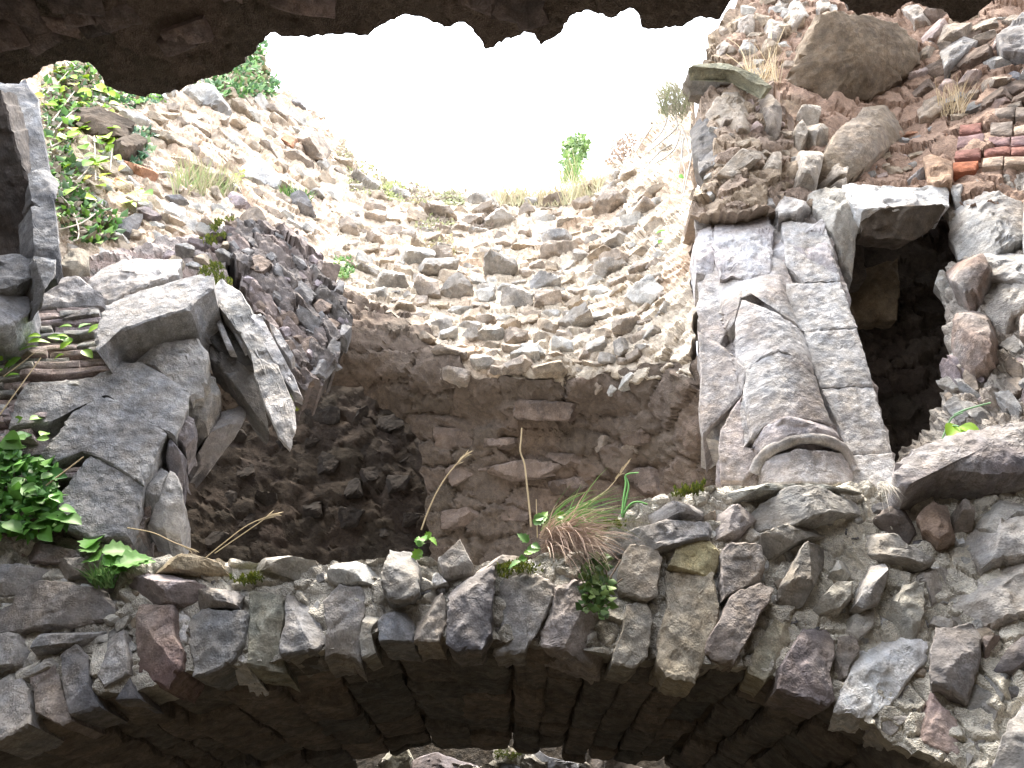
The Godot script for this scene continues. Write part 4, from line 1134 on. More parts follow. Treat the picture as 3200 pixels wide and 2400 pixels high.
		block(r, "brick", cs[0], cs[1], cs[2], cs[3], 0.16, c, {"g": 5, "rough": 0.5, "bevel": 0.012})

	# slit opening
	var n := thing("slit_niche", "dark hollow behind the narrow slit between pier and right wall", "niche")
	var w_n := Wall.new([2450, 3150], [500, 1600], [[6.1, 5.9], [6.9, 6.5]])
	var nrel := func(P: Vector3) -> float: return stony(P, 3.0, 4.0, 0.1, 0.05)
	var ncol := func(P: Vector3, _h: float) -> Color: return mixed(Color(0.05, 0.042, 0.036), Color(0.08, 0.066, 0.056), cell_tint(P, 3.0, 4.0))  # darkness inside the slit painted into the colour
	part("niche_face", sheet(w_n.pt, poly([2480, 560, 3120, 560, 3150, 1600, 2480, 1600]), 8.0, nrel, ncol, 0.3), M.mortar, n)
	var w_l := Wall.new([2600, 3000], [500, 900], [[5.15, 5.05], [5.15, 5.05]])
	rock(n, "lintel", w_l, tile("C", [1050, 1128, 1250, 1126, 1530, 1130, 1690, 1118, 1686, 1240, 1600, 1250, 1520, 1272, 1300, 1268, 1170, 1275, 1100, 1230]), Color(0.58, 0.58, 0.57), {"out": 0.0, "rough": 0.3, "deep": 0.25, "tilt": 0.0, "wob": 0.4, "facets": 0, "c2": Color(0.48, 0.47, 0.46), "n": Vector3(0, 0.25, 1).normalized()})
	rock(n, "lintel_underside", w_l, tile("C", [1165, 1265, 1400, 1262, 1660, 1245, 1640, 1320, 1590, 1390, 1480, 1470, 1300, 1455, 1170, 1440]), Color(0.13, 0.11, 0.09), {"out": -0.04, "rough": 0.3, "deep": 0.3, "facets": 0, "dir": Vector3(0, 0.5, -1), "n": Vector3(0, -0.8, 0.6).normalized()})  # added piece, coloured dark for the shade under the lintel
	rock(n, "corner_block", w_l, tile("C", [850, 1160, 1000, 1120, 1100, 1200, 1158, 1290, 1160, 1490, 1090, 1440, 950, 1310, 900, 1250]), Color(0.42, 0.40, 0.36), {"out": 0.02, "rough": 0.6, "deep": 0.5})
	rock(n, "reveal_stone", w_n, tile("C", [920, 1330, 960, 1310, 1160, 1470, 1190, 1680, 1030, 1690, 960, 1450]), Color(0.1, 0.085, 0.07), {"out": 0.75, "rough": 0.2, "deep": 0.5})
	rock(n, "brown_slab", w_n, tile("G", [1040, 100, 1370, 20, 1390, 180, 1370, 350, 1150, 350, 1080, 280]), Color(0.15, 0.115, 0.075), {"out": 0.4, "rough": 0.15, "deep": 0.2})

	# right wall beyond the slit
	w_rw = Wall.new([2850, 3000, 3200, 3500], [500, 1000, 1600], [[5.5, 5.25, 5.0, 4.7], [5.5, 5.2, 4.9, 4.5], [5.4, 5.1, 4.8, 4.4]])
	var z := thing("right_wall", "right border wall of round grey boulders set in pale plaster", "wall")
	var zp := poly([2970, 570, 3100, 540, 3500, 540, 3500, 1560, 2830, 1560, 2810, 1440, 2870, 1370, 2960, 1230, 2990, 1120, 2960, 1040, 2950, 900, 3000, 760, 2960, 660])
	var zrel := func(P: Vector3) -> float: return stony(P, 3.0, 2.0, 0.06, 0.09)
	var zcol := func(P: Vector3, _h: float) -> Color: return mixed(Color(0.42, 0.40, 0.38), Color(0.27, 0.23, 0.2), smoothstep(2.9, 2.2, P.y - 0.6) * 0.7 + n_mid.get_noise_3dv(P * 1.5))
	part("plaster_core", sheet(w_rw.pt, ragged(zp, 18, 14), 6.0, zrel, zcol, 0.7), M.mortar, z)
	for q in [[1690, 1290, 1750, 1240, 1900, 1160, 2120, 1170, 2150, 1300, 2130, 1400, 1990, 1510, 1830, 1560, 1740, 1480, 1685, 1380], [1850, 1550, 2000, 1485, 2250, 1500, 2250, 1720, 1930, 1680], [2150, 1180, 2300, 1180, 2300, 1480, 2160, 1470, 2140, 1400], [1690, 1240, 1700, 1130, 1770, 1120, 1740, 1230]]:
		rock(z, "broken_block", w_rw, tile("C", q), Color(0.37, 0.37, 0.36), {"out": 0.15, "rough": 0.7, "deep": 0.6, "c2": Color(0.36, 0.33, 0.3)})
	for q in [[1635, 0, 1700, -60, 1900, -40, 1935, 40, 1855, 190, 1780, 205, 1700, 150], [1665, 490, 1720, 320, 1810, 240, 1900, 310, 1955, 480, 1945, 600, 1800, 645, 1690, 580], [2095, 310, 2260, 270, 2260, 540, 2120, 490]]:
		rock(z, "boulder", w_rw, tile("G", q), Color(0.30, 0.285, 0.27), {"out": 0.26, "rough": 0.6, "deep": 0.6, "dome": 0.05, "bevel": 0.03, "terr": 0.5, "c2": Color(0.25, 0.19, 0.16)})
	rock(z, "stone", w_rw, tile("G", [1515, 112, 1640, 62, 1705, 150, 1630, 212, 1590, 150]), Color(0.42, 0.41, 0.38), {"out": 0.14})
	rock(z, "plaster", w_rw, tile("G", [1950, 20, 2260, -20, 2260, 260, 2060, 320, 2000, 420, 1975, 520, 1930, 350, 1850, 235, 1900, 130]), Color(0.52, 0.51, 0.5), {"out": 0.12, "rough": 0.5, "mat": M.mortar, "deep": 0.25})
	for k in 26:
		var p := Vector2(2100 + rng.randf_range(1620, 2200) * 0.5123, 800 + rng.randf_range(560, 1000) * 0.5123)
		if p.x < 2960 + (1330 - p.y) * 0.25 - 40: continue
		bed(z, "stone", w_rw, p, rng.randf_range(24, 60), rng.randf_range(40, 110), ["grey", "brown", "pale", "purple"][rng.randi() % 4], 0.35, 0.3, 0.8)
	rock(z, "sill_slab", w_rw, tile("G", [1370, 1300, 1400, 1230, 1500, 1165, 1700, 1090, 1950, 1030, 2300, 990, 2300, 1310, 1950, 1335, 1700, 1310, 1560, 1345, 1450, 1400, 1400, 1380]), Color(0.26, 0.235, 0.24), {"out": 0.42, "rough": 0.4, "deep": 0.7, "dome": 0.05, "bevel": 0.06, "tilt": 0.0, "facets": 0, "terr": 0.4, "crease": 0.85, "c2": Color(0.31, 0.29, 0.28), "n": Vector3(-0.1, 0.2, 1).normalized()})
	rock(z, "sill_end", w_rw, tile("G", [1400, 1390, 1560, 1345, 1600, 1400, 1560, 1490, 1480, 1500, 1420, 1460]), Color(0.2, 0.18, 0.17), {"out": 0.2, "rough": 0.6})

# ---------------------------------------------------------------- arch, its ledge and the barrel behind it
func build_arch() -> void:
	w_arch = Wall.new([-300, 0, 2400, 2900, 3400], [1400, 2400], [[5.0, 5.0, 5.0, 4.9, 4.6], [5.0, 5.0, 5.0, 4.85, 4.5]])
	var t := thing("stone_arch", "rough arch of upright dark voussoirs with a plant-grown ledge on top", "arch")
	var ap := poly([-400, 1690, 100, 1660, 450, 1740, 900, 1770, 1300, 1745, 1560, 1770, 1850, 1700, 1980, 1570, 2300, 1520, 2700, 1520, 2850, 1560, 3500, 1500, 3500, 2800, 3060, 2700, 2990, 2400, 2790, 2330, 2600, 2185, 2350, 2090, 2200, 2080, 1950, 2050, 1850, 2040, 1550, 2005, 1400, 1998, 1180, 1980, 1090, 2010, 950, 2060, 760, 2075, 600, 2100, 500, 2140, 430, 2160, 330, 2170, 200, 2215, 100, 2245, 0, 2290, -400, 2460])
	var rel := func(P: Vector3) -> float: return stony(P, 6.0, 6.0, 0.055, 0.03) + 0.005
	var col := func(P: Vector3, _h: float) -> Color:
		var c := mixed(Color(0.3, 0.29, 0.27), Color(0.56, 0.55, 0.52), 0.5 + n_mid.get_noise_3dv(P * 2.0) * 1.3)
		return mixed(c, Color(0.58, 0.56, 0.51), smoothstep(1.2, 2.0, P.x))
	part("mortar_core", sheet(w_arch.pt, ragged(ap, 16, 8), 5.0, rel, col, 0.5, 0.93), M.mortar, t)
	var D := Color(0.15, 0.15, 0.16)
	var G := Color(0.3, 0.295, 0.295)
	var T := Color(0.36, 0.32, 0.25)
	var R := Color(0.20, 0.145, 0.14)
	var O := Color(0.27, 0.265, 0.22)
	var W := Color(0.8, 0.79, 0.77)
	var B := Color(0.23, 0.2, 0.19)
	# tile, outline, colour, projection, roughness
	var v := [
		["H", [-120, 1060, 0, 1050, 120, 1040, 170, 1110, 182, 1330, 60, 1400, 0, 1425, -120, 1470], G, 0.1, 0.25], ["H", [175, 1030, 330, 960, 380, 1100, 430, 1300, 370, 1330, 220, 1260], B, 0.09, 0.5], ["H", [380, 900, 470, 830, 540, 900, 560, 1100, 605, 1210, 430, 1270, 392, 1100], D, 0.11, 0.2],
		["H", [545, 850, 640, 745, 770, 740, 805, 900, 800, 1010, 650, 1090, 590, 1000], G, 0.1, 0.4], ["H", [650, 1092, 805, 1020, 870, 1170, 720, 1180], D, 0.05, 0.5], ["H", [870, 580, 1080, 590, 1090, 770, 1142, 860, 1120, 985, 1020, 1085, 815, 970, 830, 750], R, 0.14, 0.5],
		["H", [1085, 592, 1200, 620, 1175, 820, 1092, 800], W, 0.0, 0.6], ["H", [1195, 640, 1260, 600, 1510, 612, 1550, 640, 1512, 830, 1450, 930, 1260, 1028, 1215, 1022, 1190, 820, 1182, 700], Color(0.2, 0.2, 0.2), 0.13, 0.2], ["H", [1420, 1010, 1460, 880, 1530, 850, 1555, 1000], W, 0.03, 0.8],
		["H", [1565, 500, 1770, 510, 1782, 640, 1750, 760, 1770, 960, 1660, 965, 1548, 950, 1560, 700], O, 0.09, 0.5], ["H", [1795, 500, 1900, 470, 1965, 560, 2010, 700, 2062, 770, 1990, 860, 1760, 902, 1745, 850, 1785, 700], Color(0.22, 0.22, 0.225), 0.12, 0.3],
		["I", [-80, 560, 20, 455, 150, 470, 178, 500, 170, 640, 140, 800, 150, 925, 80, 880, -10, 870, -85, 895, -60, 720], Color(0.29, 0.28, 0.275), 0.1, 0.35], ["I", [182, 480, 268, 488, 268, 640, 215, 760, 245, 880, 160, 915, 142, 800, 172, 640], Color(0.31, 0.305, 0.28), 0.1, 0.3],
		["I", [290, 640, 470, 600, 488, 700, 478, 800, 272, 810, 262, 690], Color(0.22, 0.23, 0.25), 0.1, 0.35], ["I", [490, 530, 660, 490, 690, 560, 688, 700, 645, 810, 482, 808, 492, 640], Color(0.31, 0.28, 0.25), 0.1, 0.6], ["I", [280, 420, 330, 210, 470, 200, 512, 300, 522, 500, 470, 540, 330, 540, 300, 470], Color(0.21, 0.21, 0.205), 0.24, 0.4],
		["I", [650, 280, 780, 170, 868, 345, 860, 362, 680, 410, 640, 310], Color(0.29, 0.28, 0.27), 0.12, 0.4], ["I", [700, 500, 760, 430, 860, 370, 985, 320, 1000, 420, 972, 620, 975, 760, 912, 855, 720, 850, 692, 800, 700, 640], Color(0.125, 0.125, 0.14), 0.2, 0.4],
		["I", [1035, 430, 1150, 395, 1300, 390, 1370, 450, 1350, 570, 1300, 680, 1190, 868, 982, 860, 992, 760, 1012, 600], Color(0.27, 0.265, 0.265), 0.1, 0.5], ["I", [1375, 480, 1500, 430, 1620, 460, 1640, 560, 1690, 640, 1700, 820, 1650, 920, 1290, 830, 1295, 740, 1355, 620], Color(0.30, 0.27, 0.26), 0.1, 0.9],
		["I", [1790, 330, 1815, 245, 1850, 197, 2020, 200, 2050, 285, 2020, 510, 1960, 545, 1805, 490, 1785, 420], Color(0.31, 0.28, 0.24), 0.2, 0.4], ["I", [1830, 570, 1950, 560, 1988, 640, 1980, 750, 1960, 900, 1880, 970, 1742, 950, 1745, 880, 1800, 740], Color(0.30, 0.285, 0.25), 0.14, 0.25],
		["J", [-40, 370, 120, 340, 258, 400, 300, 640, 205, 900, 150, 1048, -20, 1038, -90, 935, -80, 750, -30, 600], T, 0.12, 0.6], ["J", [20, 240, 60, 180, 240, 172, 298, 240, 298, 330, 255, 398, 60, 360, -20, 335], Color(0.42, 0.37, 0.22), 0.14, 0.6],
		["J", [325, 230, 360, 192, 470, 190, 560, 205, 588, 310, 570, 440, 420, 480, 330, 535, 312, 440], Color(0.24, 0.22, 0.21), 0.2, 0.4], ["J", [430, 480, 560, 442, 640, 480, 610, 560, 560, 625, 500, 760, 400, 930, 320, 922, 205, 850, 232, 780, 300, 680, 360, 540], B, 0.2, 0.35],
		["J", [700, 590, 780, 560, 850, 600, 830, 680, 760, 790, 690, 885, 660, 985, 590, 1058, 482, 1000, 492, 920, 545, 820, 622, 700], Color(0.34, 0.315, 0.24), 0.06, 0.25], ["J", [840, 722, 1000, 710, 1048, 762, 1030, 880, 992, 1010, 1020, 1180, 990, 1215, 880, 1178, 662, 1108, 692, 960, 762, 832], Color(0.19, 0.165, 0.165), 0.16, 0.4],
		["J", [1052, 780, 1150, 767, 1188, 850, 1122, 960, 1110, 1020, 1002, 1085, 990, 1000, 1032, 900], Color(0.27, 0.24, 0.22), 0.1, 0.5], ["J", [1240, 732, 1380, 742, 1598, 820, 1600, 920, 1500, 1030, 1380, 1200, 1240, 1288, 1022, 1240, 1060, 1130, 1130, 1000, 1142, 880], Color(0.85, 0.85, 0.87), 0.1, 0.6],
		["J", [1660, 722, 1800, 705, 1890, 702, 1938, 772, 1940, 900, 1862, 1138, 1700, 1080, 1622, 1050, 1622, 880], Color(0.235, 0.22, 0.215), 0.22, 0.3], ["J", [1532, 1120, 1622, 1112, 1700, 1220, 1790, 1300, 1812, 1555, 1700, 1500, 1520, 1420, 1402, 1388, 1500, 1262], Color(0.33, 0.255, 0.235), 0.05, 0.7],
		["J", [1892, 1090, 2008, 1000, 2110, 985, 2090, 1140, 1990, 1400, 1850, 1600, 1830, 1300], Color(0.3, 0.3, 0.29), 0.04, 0.4], ["J", [2110, 1330, 2212, 1210, 2400, 1180, 2400, 1700, 1980, 1700, 2000, 1560], Color(0.3, 0.3, 0.3), 0.12, 0.4],
		["J", [1240, 1300, 1380, 1210, 1500, 1270, 1400, 1390, 1380, 1405, 1250, 1340], Color(0.42, 0.4, 0.38), 0.04, 0.7], ["J", [2000, 980, 2110, 850, 2260, 740, 2300, 900, 2130, 980], Color(0.14, 0.13, 0.14), 0.14, 0.4]]
	for s in v: rock(t, "voussoir", w_arch, tile(s[0], s[1]), (s[2] as Color) * 1.05, {"out": 0.05 + (s[3] - 0.05) * 0.75, "rough": s[4] * 0.85, "deep": 0.45, "tilt": 0.05, "grow": 0.025, "facets": 1, "terr": 0.7, "c2": (s[2] as Color).lerp(Color(0.33, 0.29, 0.24), 0.45), "wob": 0.7})
	var l := [
		["H", [40, 225, 90, 142, 220, 180, 460, 230, 482, 270, 330, 308, 80, 298], B, 0.12], ["H", [-120, 330, 0, 325, 320, 322, 330, 410, 95, 490, 0, 500, -120, 500], G, 0.12], ["H", [332, 300, 500, 277, 628, 350, 600, 378, 480, 390, 362, 400], Color(0.29, 0.27, 0.25), 0.12],
		["H", [45, 560, 100, 480, 260, 422, 600, 472, 690, 570, 698, 618, 560, 655, 420, 690, 200, 710, 0, 735, -120, 720, -100, 600], Color(0.2, 0.19, 0.19), 0.14], ["H", [742, 420, 900, 362, 1060, 370, 1240, 430, 1238, 500, 1100, 548, 900, 548, 762, 500], Color(0.27, 0.235, 0.25), 0.15],
		["H", [880, 302, 1050, 262, 1200, 262, 1380, 312, 1418, 368, 1300, 380, 1120, 360, 900, 350], Color(0.29, 0.24, 0.16), 0.14], ["H", [1440, 332, 1620, 272, 1920, 257, 1948, 312, 1840, 388, 1600, 345, 1440, 400], Color(0.32, 0.31, 0.28), 0.16], ["H", [1242, 480, 1460, 467, 1508, 500, 1480, 578, 1330, 575, 1222, 588], Color(0.24, 0.225, 0.21), 0.16],
		["H", [190, 848, 250, 742, 550, 672, 690, 700, 540, 778, 460, 815, 300, 838], Color(0.24, 0.25, 0.27), 0.12], ["H", [-100, 770, 130, 752, 200, 800, 172, 920, 80, 958, -100, 960], Color(0.33, 0.32, 0.31), 0.1], ["H", [105, 1000, 350, 872, 460, 862, 330, 958, 182, 1028], Color(0.42, 0.41, 0.39), 0.08],
		["I", [-40, 330, 30, 302, 230, 300, 288, 340, 260, 428, 0, 430, -60, 400], Color(0.42, 0.42, 0.4), 0.12], ["I", [540, 400, 640, 382, 700, 440, 620, 470, 545, 450], W, 0.06], ["I", [880, 330, 1000, 262, 1150, 232, 1160, 268, 1010, 330, 900, 370], Color(0.28, 0.25, 0.23), 0.1],
		["Z", [1310, 1152, 1440, 1120, 1532, 1125, 1535, 1155, 1420, 1182, 1330, 1175], Color(0.23, 0.23, 0.24), 0.16], ["Z", [1408, 1092, 1480, 1076, 1532, 1080, 1525, 1106, 1420, 1112], Color(0.31, 0.3, 0.3), 0.14], ["Z", [1538, 1102, 1600, 1086, 1642, 1110, 1602, 1150, 1540, 1150], Color(0.32, 0.29, 0.28), 0.14],
		["Z", [1622, 1082, 1700, 1048, 1780, 1050, 1866, 1064, 1870, 1090, 1720, 1122, 1640, 1115], Color(0.31, 0.3, 0.28), 0.2], ["Z", [1500, 1055, 1560, 1036, 1660, 1040, 1780, 1042, 1862, 1058, 1700, 1052, 1560, 1068], Color(0.3, 0.3, 0.27), 0.16],
		["J", [580, 122, 760, 52, 1010, 62, 1000, 112, 840, 162, 640, 250, 592, 240], Color(0.28, 0.265, 0.235), 0.16], ["J", [1040, 62, 1280, 62, 1400, 122, 1500, 210, 1640, 292, 1590, 320, 1300, 252, 1130, 152], Color(0.28, 0.265, 0.24), 0.15], ["J", [420, 122, 500, 102, 570, 150, 568, 228, 500, 200], Color(0.45, 0.43, 0.39), 0.08],
		["J", [702, 430, 840, 182, 1000, 142, 1040, 82, 1088, 112, 1000, 270, 870, 518, 800, 540, 722, 500], Color(0.24, 0.225, 0.2), 0.22], ["J", [902, 560, 1050, 422, 1130, 440, 1128, 508, 1060, 588, 922, 590], Color(0.40, 0.385, 0.34), 0.18], ["J", [950, 440, 1060, 272, 1130, 242, 1150, 330, 1110, 400, 1002, 458], Color(0.42, 0.41, 0.37), 0.14],
		["J", [1222, 430, 1290, 282, 1368, 287, 1360, 420, 1310, 558, 1202, 590, 1168, 562], Color(0.36, 0.35, 0.34), 0.18], ["J", [1402, 520, 1460, 442, 1588, 442, 1590, 620, 1540, 758, 1442, 750, 1342, 640], Color(0.38, 0.375, 0.33), 0.16], ["J", [1130, 620, 1280, 600, 1260, 720, 1180, 780, 1110, 720], Color(0.40, 0.38, 0.34), 0.1],
		["J", [1690, 582, 1760, 500, 1900, 332, 2150, 282, 2300, 300, 2280, 600, 1950, 690, 1720, 650], Color(0.45, 0.43, 0.40), 0.1], ["J", [1650, 640, 1800, 660, 1960, 700, 1900, 730, 1700, 720, 1620, 700], Color(0.43, 0.41, 0.38), 0.06], ["J", [1420, 330, 1600, 330, 1900, 340, 1760, 490, 1640, 560, 1600, 440, 1440, 430], Color(0.42, 0.40, 0.38), 0.07],
		["J", [1760, 130, 1880, 40, 2300, 20, 2300, 240, 2090, 260, 1960, 290, 1860, 170], Color(0.5, 0.49, 0.48), 0.16], ["J", [1280, 20, 1400, -60, 1520, -20, 1560, 60, 1500, 170, 1400, 120], Color(0.14, 0.12, 0.11), 0.1], ["G", [1500, 1570, 1600, 1488, 1690, 1500, 1705, 1600, 1740, 1659, 1640, 1700, 1540, 1640], Color(0.33, 0.25, 0.2), 0.2], ["G", [1700, 1505, 1790, 1482, 1850, 1520, 1848, 1600, 1740, 1612], Color(0.24, 0.21, 0.19), 0.2],
		["G", [1860, 1590, 1900, 1470, 2050, 1440, 2300, 1440, 2300, 1650, 1980, 1680], Color(0.5, 0.5, 0.48), 0.15], ["J", [1950, 760, 2060, 740, 2010, 860, 1970, 880], Color(0.2, 0.16, 0.16), 0.12]]
	for s in l: rock(t, "ledge_stone", w_arch, tile(s[0], s[1]), (s[2] as Color) * 1.02, {"out": s[3], "rough": 0.5, "deep": 0.45, "tilt": 0.1, "grow": 0.05, "terr": 0.7, "c2": (s[2] as Color).lerp(Color(0.33, 0.29, 0.24), 0.45)})
	# chips wedged between them
	var pgs := []
	for s in v + l: pgs.append(tile(s[0], s[1]))
	var tk := taken_by(pgs)
	fill(t, "chip", w_arch, poly([-20, 1700, 500, 1790, 900, 1790, 1500, 1790, 1900, 1720, 2300, 1580, 2700, 1580, 3200, 1600, 3200, 2200, 2900, 2280, 2600, 2120, 2200, 2040, 1500, 1960, 1100, 1980, 500, 2080, 0, 2240]), 150, 44, 14, 0.8, ["grey", "pale", "tan", "white", "dark", "pale"], 0.35, tk, 0.3, 0.72)
	# top of the ledge
	var led := BoxMesh.new()
	led.size = Vector3(9.5, 0.3, 3.4)
	part("ledge_fill", led, M.mortar, t, Transform3D(Basis.IDENTITY, Vector3(0, 3.52, -6.95)))

	# underside of the barrel vault
	var b := thing("barrel_vault", "shadowed underside of the barrel vault behind the arch", "vault")
	var prof := []
	for q in [[-420, 2440], [-200, 2370], [0, 2285], [200, 2210], [430, 2150], [620, 2098], [800, 2065], [1000, 2040], [1200, 1990], [1400, 2000], [1600, 2008], [1850, 2040], [2100, 2070], [2350, 2095], [2600, 2190], [2790, 2300], [2920, 2410], [3040, 2600], [3100, 2800]]:
		prof.append(w_arch.pt(q[0], q[1]))
	var arc := []
	for i in prof.size() - 1:
		var a: Vector3 = prof[i]
		var c: Vector3 = prof[i + 1]
		var k := 2 if a.distance_to(c) > 0.43 else 1
		for m in k: arc.append(a.lerp(c, float(m) / k))
	arc.append(prof[-1])
	for i in arc.size() - 1:
		var z := -5.0 - rng.randf() * 0.1
		var skew := rng.randf_range(-0.05, 0.05)
		var stop := -8.6 + rng.randf_range(-0.25, 0.2)
		while z > stop:
			var ln := rng.randf_range(0.35, 0.95)
			var z2 := maxf(z - ln, stop)
			var a: Vector3 = arc[i]
			var c: Vector3 = arc[i + 1]
			var drop := Vector3(0, rng.randf_range(-0.05, 0.03), 0)
			var g := 0.006
			var dx := (c - a).normalized() * g
			var p1 := Vector3(a.x, a.y, z - g) + dx + drop
			var p2 := Vector3(c.x, c.y, z - g) - dx + drop
			var p3 := Vector3(c.x, c.y, z2 + g) - dx + drop + Vector3(skew, 0, 0)
			var p4 := Vector3(a.x, a.y, z2 + g) + dx + drop + Vector3(skew, 0, 0)
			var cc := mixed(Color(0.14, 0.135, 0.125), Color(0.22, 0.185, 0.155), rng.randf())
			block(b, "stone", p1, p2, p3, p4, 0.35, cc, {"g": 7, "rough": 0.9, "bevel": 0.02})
			z = z2
	# thick fill over and beside the vault
	var vfn := func(x: float, z: float) -> Vector3:
		var y := 3.0
		for i in arc.size() - 1:
			if x >= arc[i].x and x <= arc[i + 1].x: y = lerpf(arc[i].y, arc[i + 1].y, (x - arc[i].x) / maxf(arc[i + 1].x - arc[i].x, 0.001))
		return Vector3(x, y + 0.08, -z)
	var none := func(_P: Vector3) -> float: return 0.0
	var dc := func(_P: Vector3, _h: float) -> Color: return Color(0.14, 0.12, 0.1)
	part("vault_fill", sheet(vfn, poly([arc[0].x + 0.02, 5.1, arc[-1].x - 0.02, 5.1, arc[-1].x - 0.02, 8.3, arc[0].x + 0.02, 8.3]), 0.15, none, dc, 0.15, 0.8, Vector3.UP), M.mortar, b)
	for sx in [-1, 1]:
		var bx := BoxMesh.new()
		bx.size = Vector3(1.6, 3.3, 3.0)
		part("springing_wall", bx, M.mortar, b, Transform3D(Basis.IDENTITY, Vector3(-5.55 if sx < 0 else 4.3, 1.6, -6.7)))

	# what is seen through the arch
	var w_o := Wall.new([0, 3200], [2200, 2600], [[10.2, 10.2], [10.2, 10.2]])
	var o := thing("far_wall", "low mossy wall of broken stones seen through the arch at the bottom", "wall")
	var orel := func(P: Vector3) -> float: return stony(P, 4, 6, 0.08, 0.05)
	part("rubble_core", sheet(w_o.pt, ragged(poly([-300, 2420, 1160, 2420, 1200, 2370, 1300, 2375, 1540, 2395, 1560, 2350, 1640, 2350, 1760, 2400, 1830, 2360, 2000, 2420, 3500, 2420, 3500, 2900, -300, 2900]), 16, 8), 8.0, orel, col, 0.3), M.mortar, o)
	for s in [["I", [270, 1530, 330, 1480, 410, 1450, 470, 1540, 440, 1640, 300, 1660], Color(0.4, 0.38, 0.3)], ["I", [420, 1580, 520, 1530, 620, 1500, 760, 1540, 900, 1570, 920, 1680, 420, 1680], Color(0.25, 0.22, 0.22)], ["I", [1000, 1480, 1080, 1465, 1200, 1520, 1230, 1560, 1180, 1600, 1010, 1560], Color(0.4, 0.37, 0.3)],
			["I", [1005, 1550, 1120, 1560, 1230, 1600, 1240, 1680, 1005, 1680], Color(0.2, 0.2, 0.21)], ["I", [1232, 1490, 1270, 1485, 1340, 1540, 1520, 1580, 1520, 1680, 1270, 1680], Color(0.3, 0.3, 0.31)], ["I", [1525, 1560, 1600, 1495, 1700, 1490, 1745, 1420, 1775, 1425, 1790, 1500, 1850, 1560, 1960, 1590, 1970, 1680, 1525, 1680], Color(0.33, 0.29, 0.26)]]:
		rock(o, "stone", w_o, tile(s[0], s[1]), s[2], {"out": 0.12, "rough": 0.6, "deep": 0.3})

# ---------------------------------------------------------------- broken ceiling above the viewer
func build_ceiling() -> void:
	var t := thing("ceiling", "dark broken ceiling overhead with a jagged edge against the sky", "ceiling")
	var H := 4.7
	var edge := poly([-900, 230, -300, 240, 0, 250, 80, 245, 130, 215, 200, 192, 300, 190, 330, 260, 400, 295, 480, 292, 600, 265, 720, 220, 790, 150, 820, 120, 880, 108, 960, 105, 1060, 108, 1160, 95, 1215, 50, 1330, 45, 1400, 78, 1412, 62, 1470, 60, 1492, 100, 1515, 147, 1590, 122, 1660, 107, 1690, 138, 1740, 100, 1780, 55, 1810, 30, 1850, 28, 1870, 44, 1905, 40, 1930, 28, 1985, 30, 2010, 80, 2060, 82, 2100, 93, 2180, 58, 2240, 55, 2300, -10, 2460, -60, 2600, -40, 2645, 20, 2670, 40, 2740, 45, 2800, 48, 2820, 10, 2860, 0, 2890, 20, 2950, 40, 3000, 72, 3050, 42, 3100, -10, 3300, -60, 3900, -60])
	var pg := PackedVector2Array()
	var rest := PackedVector2Array()
	for p in edge:
		var d := ray(p.x, p.y)
		var e := Vector2(d.x, -d.z) * (H / d.y)
		pg.append(e)
	for i in range(pg.size() - 1, -1, -6): rest.append(pg[i] + Vector2(0, -0.55))
	rest.append(pg[0] + Vector2(0, -0.55))
	pg.append_array(rest)
	for i in rest.size(): rest[i].y += 0.02
	rest.append(Vector2(-7.5, 2.0))
	rest.append(Vector2(-7.5, 1.0))
	rest.append(Vector2(7.5, 1.0))
	rest.append(Vector2(7.5, 1.9))
	var map := func(x: float, z: float) -> Vector3: return Vector3(x, EYE.y + H, -z)
	var rel := func(P: Vector3) -> float: return stony(P, 1.6, 1.6, 0.08, 0.05) * clampf(0.3 - (P.z + 4.0) * 0.0, 0, 1)
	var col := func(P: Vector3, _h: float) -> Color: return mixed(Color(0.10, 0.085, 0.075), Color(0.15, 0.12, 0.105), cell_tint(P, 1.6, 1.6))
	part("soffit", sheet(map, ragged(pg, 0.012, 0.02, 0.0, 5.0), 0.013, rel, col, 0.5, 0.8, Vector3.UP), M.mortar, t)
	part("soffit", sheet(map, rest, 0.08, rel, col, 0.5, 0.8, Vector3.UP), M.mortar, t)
	# stones of the soffit
	for k in 150:
		var e2 := rng.randi_range(2, edge.size() - 3)
		var r0 := ray(edge[e2].x + rng.randf_range(-50, 50), edge[e2].y)
		var at := Vector2(r0.x, -r0.z) * (H / r0.y) + Vector2(0, -rng.randf_range(0.22, 1.0))
		var a := rng.randf_range(0.08, 0.2)
		var d := rng.randf_range(0.05, 0.1)
		var y := EYE.y + H - rng.randf_range(0.02, 0.08)
		var rot := rng.randf_range(-0.5, 0.5)
		var cs := []
		for c in [[-a, d], [a, d], [a, -d], [-a, -d]]:
			var cc := Vector2(c[0], c[1]).rotated(rot) + Vector2(rng.randf_range(-0.02, 0.02), rng.randf_range(-0.02, 0.02))
			cs.append(Vector3(at.x + cc.x, y, -(at.y + cc.y)))
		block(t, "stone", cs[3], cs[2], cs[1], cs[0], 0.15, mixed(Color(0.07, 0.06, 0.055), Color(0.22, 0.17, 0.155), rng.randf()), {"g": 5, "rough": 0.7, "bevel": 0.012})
	var top := BoxMesh.new()
	top.size = Vector3(14.5, 0.3, 0.9)
	part("vault_back", top, M.mortar, t, Transform3D(Basis.IDENTITY, Vector3(0, EYE.y + H + 0.5, -1.7)))
	var high := BoxMesh.new()  # unseen block added to keep sky light off the upper right wall
	high.size = Vector3(5.4, 9.0, 6.0)
	part("shading_block", high, M.mortar, t, Transform3D(Basis.IDENTITY, Vector3(4.3, EYE.y + H + 5.1, 0.6)))


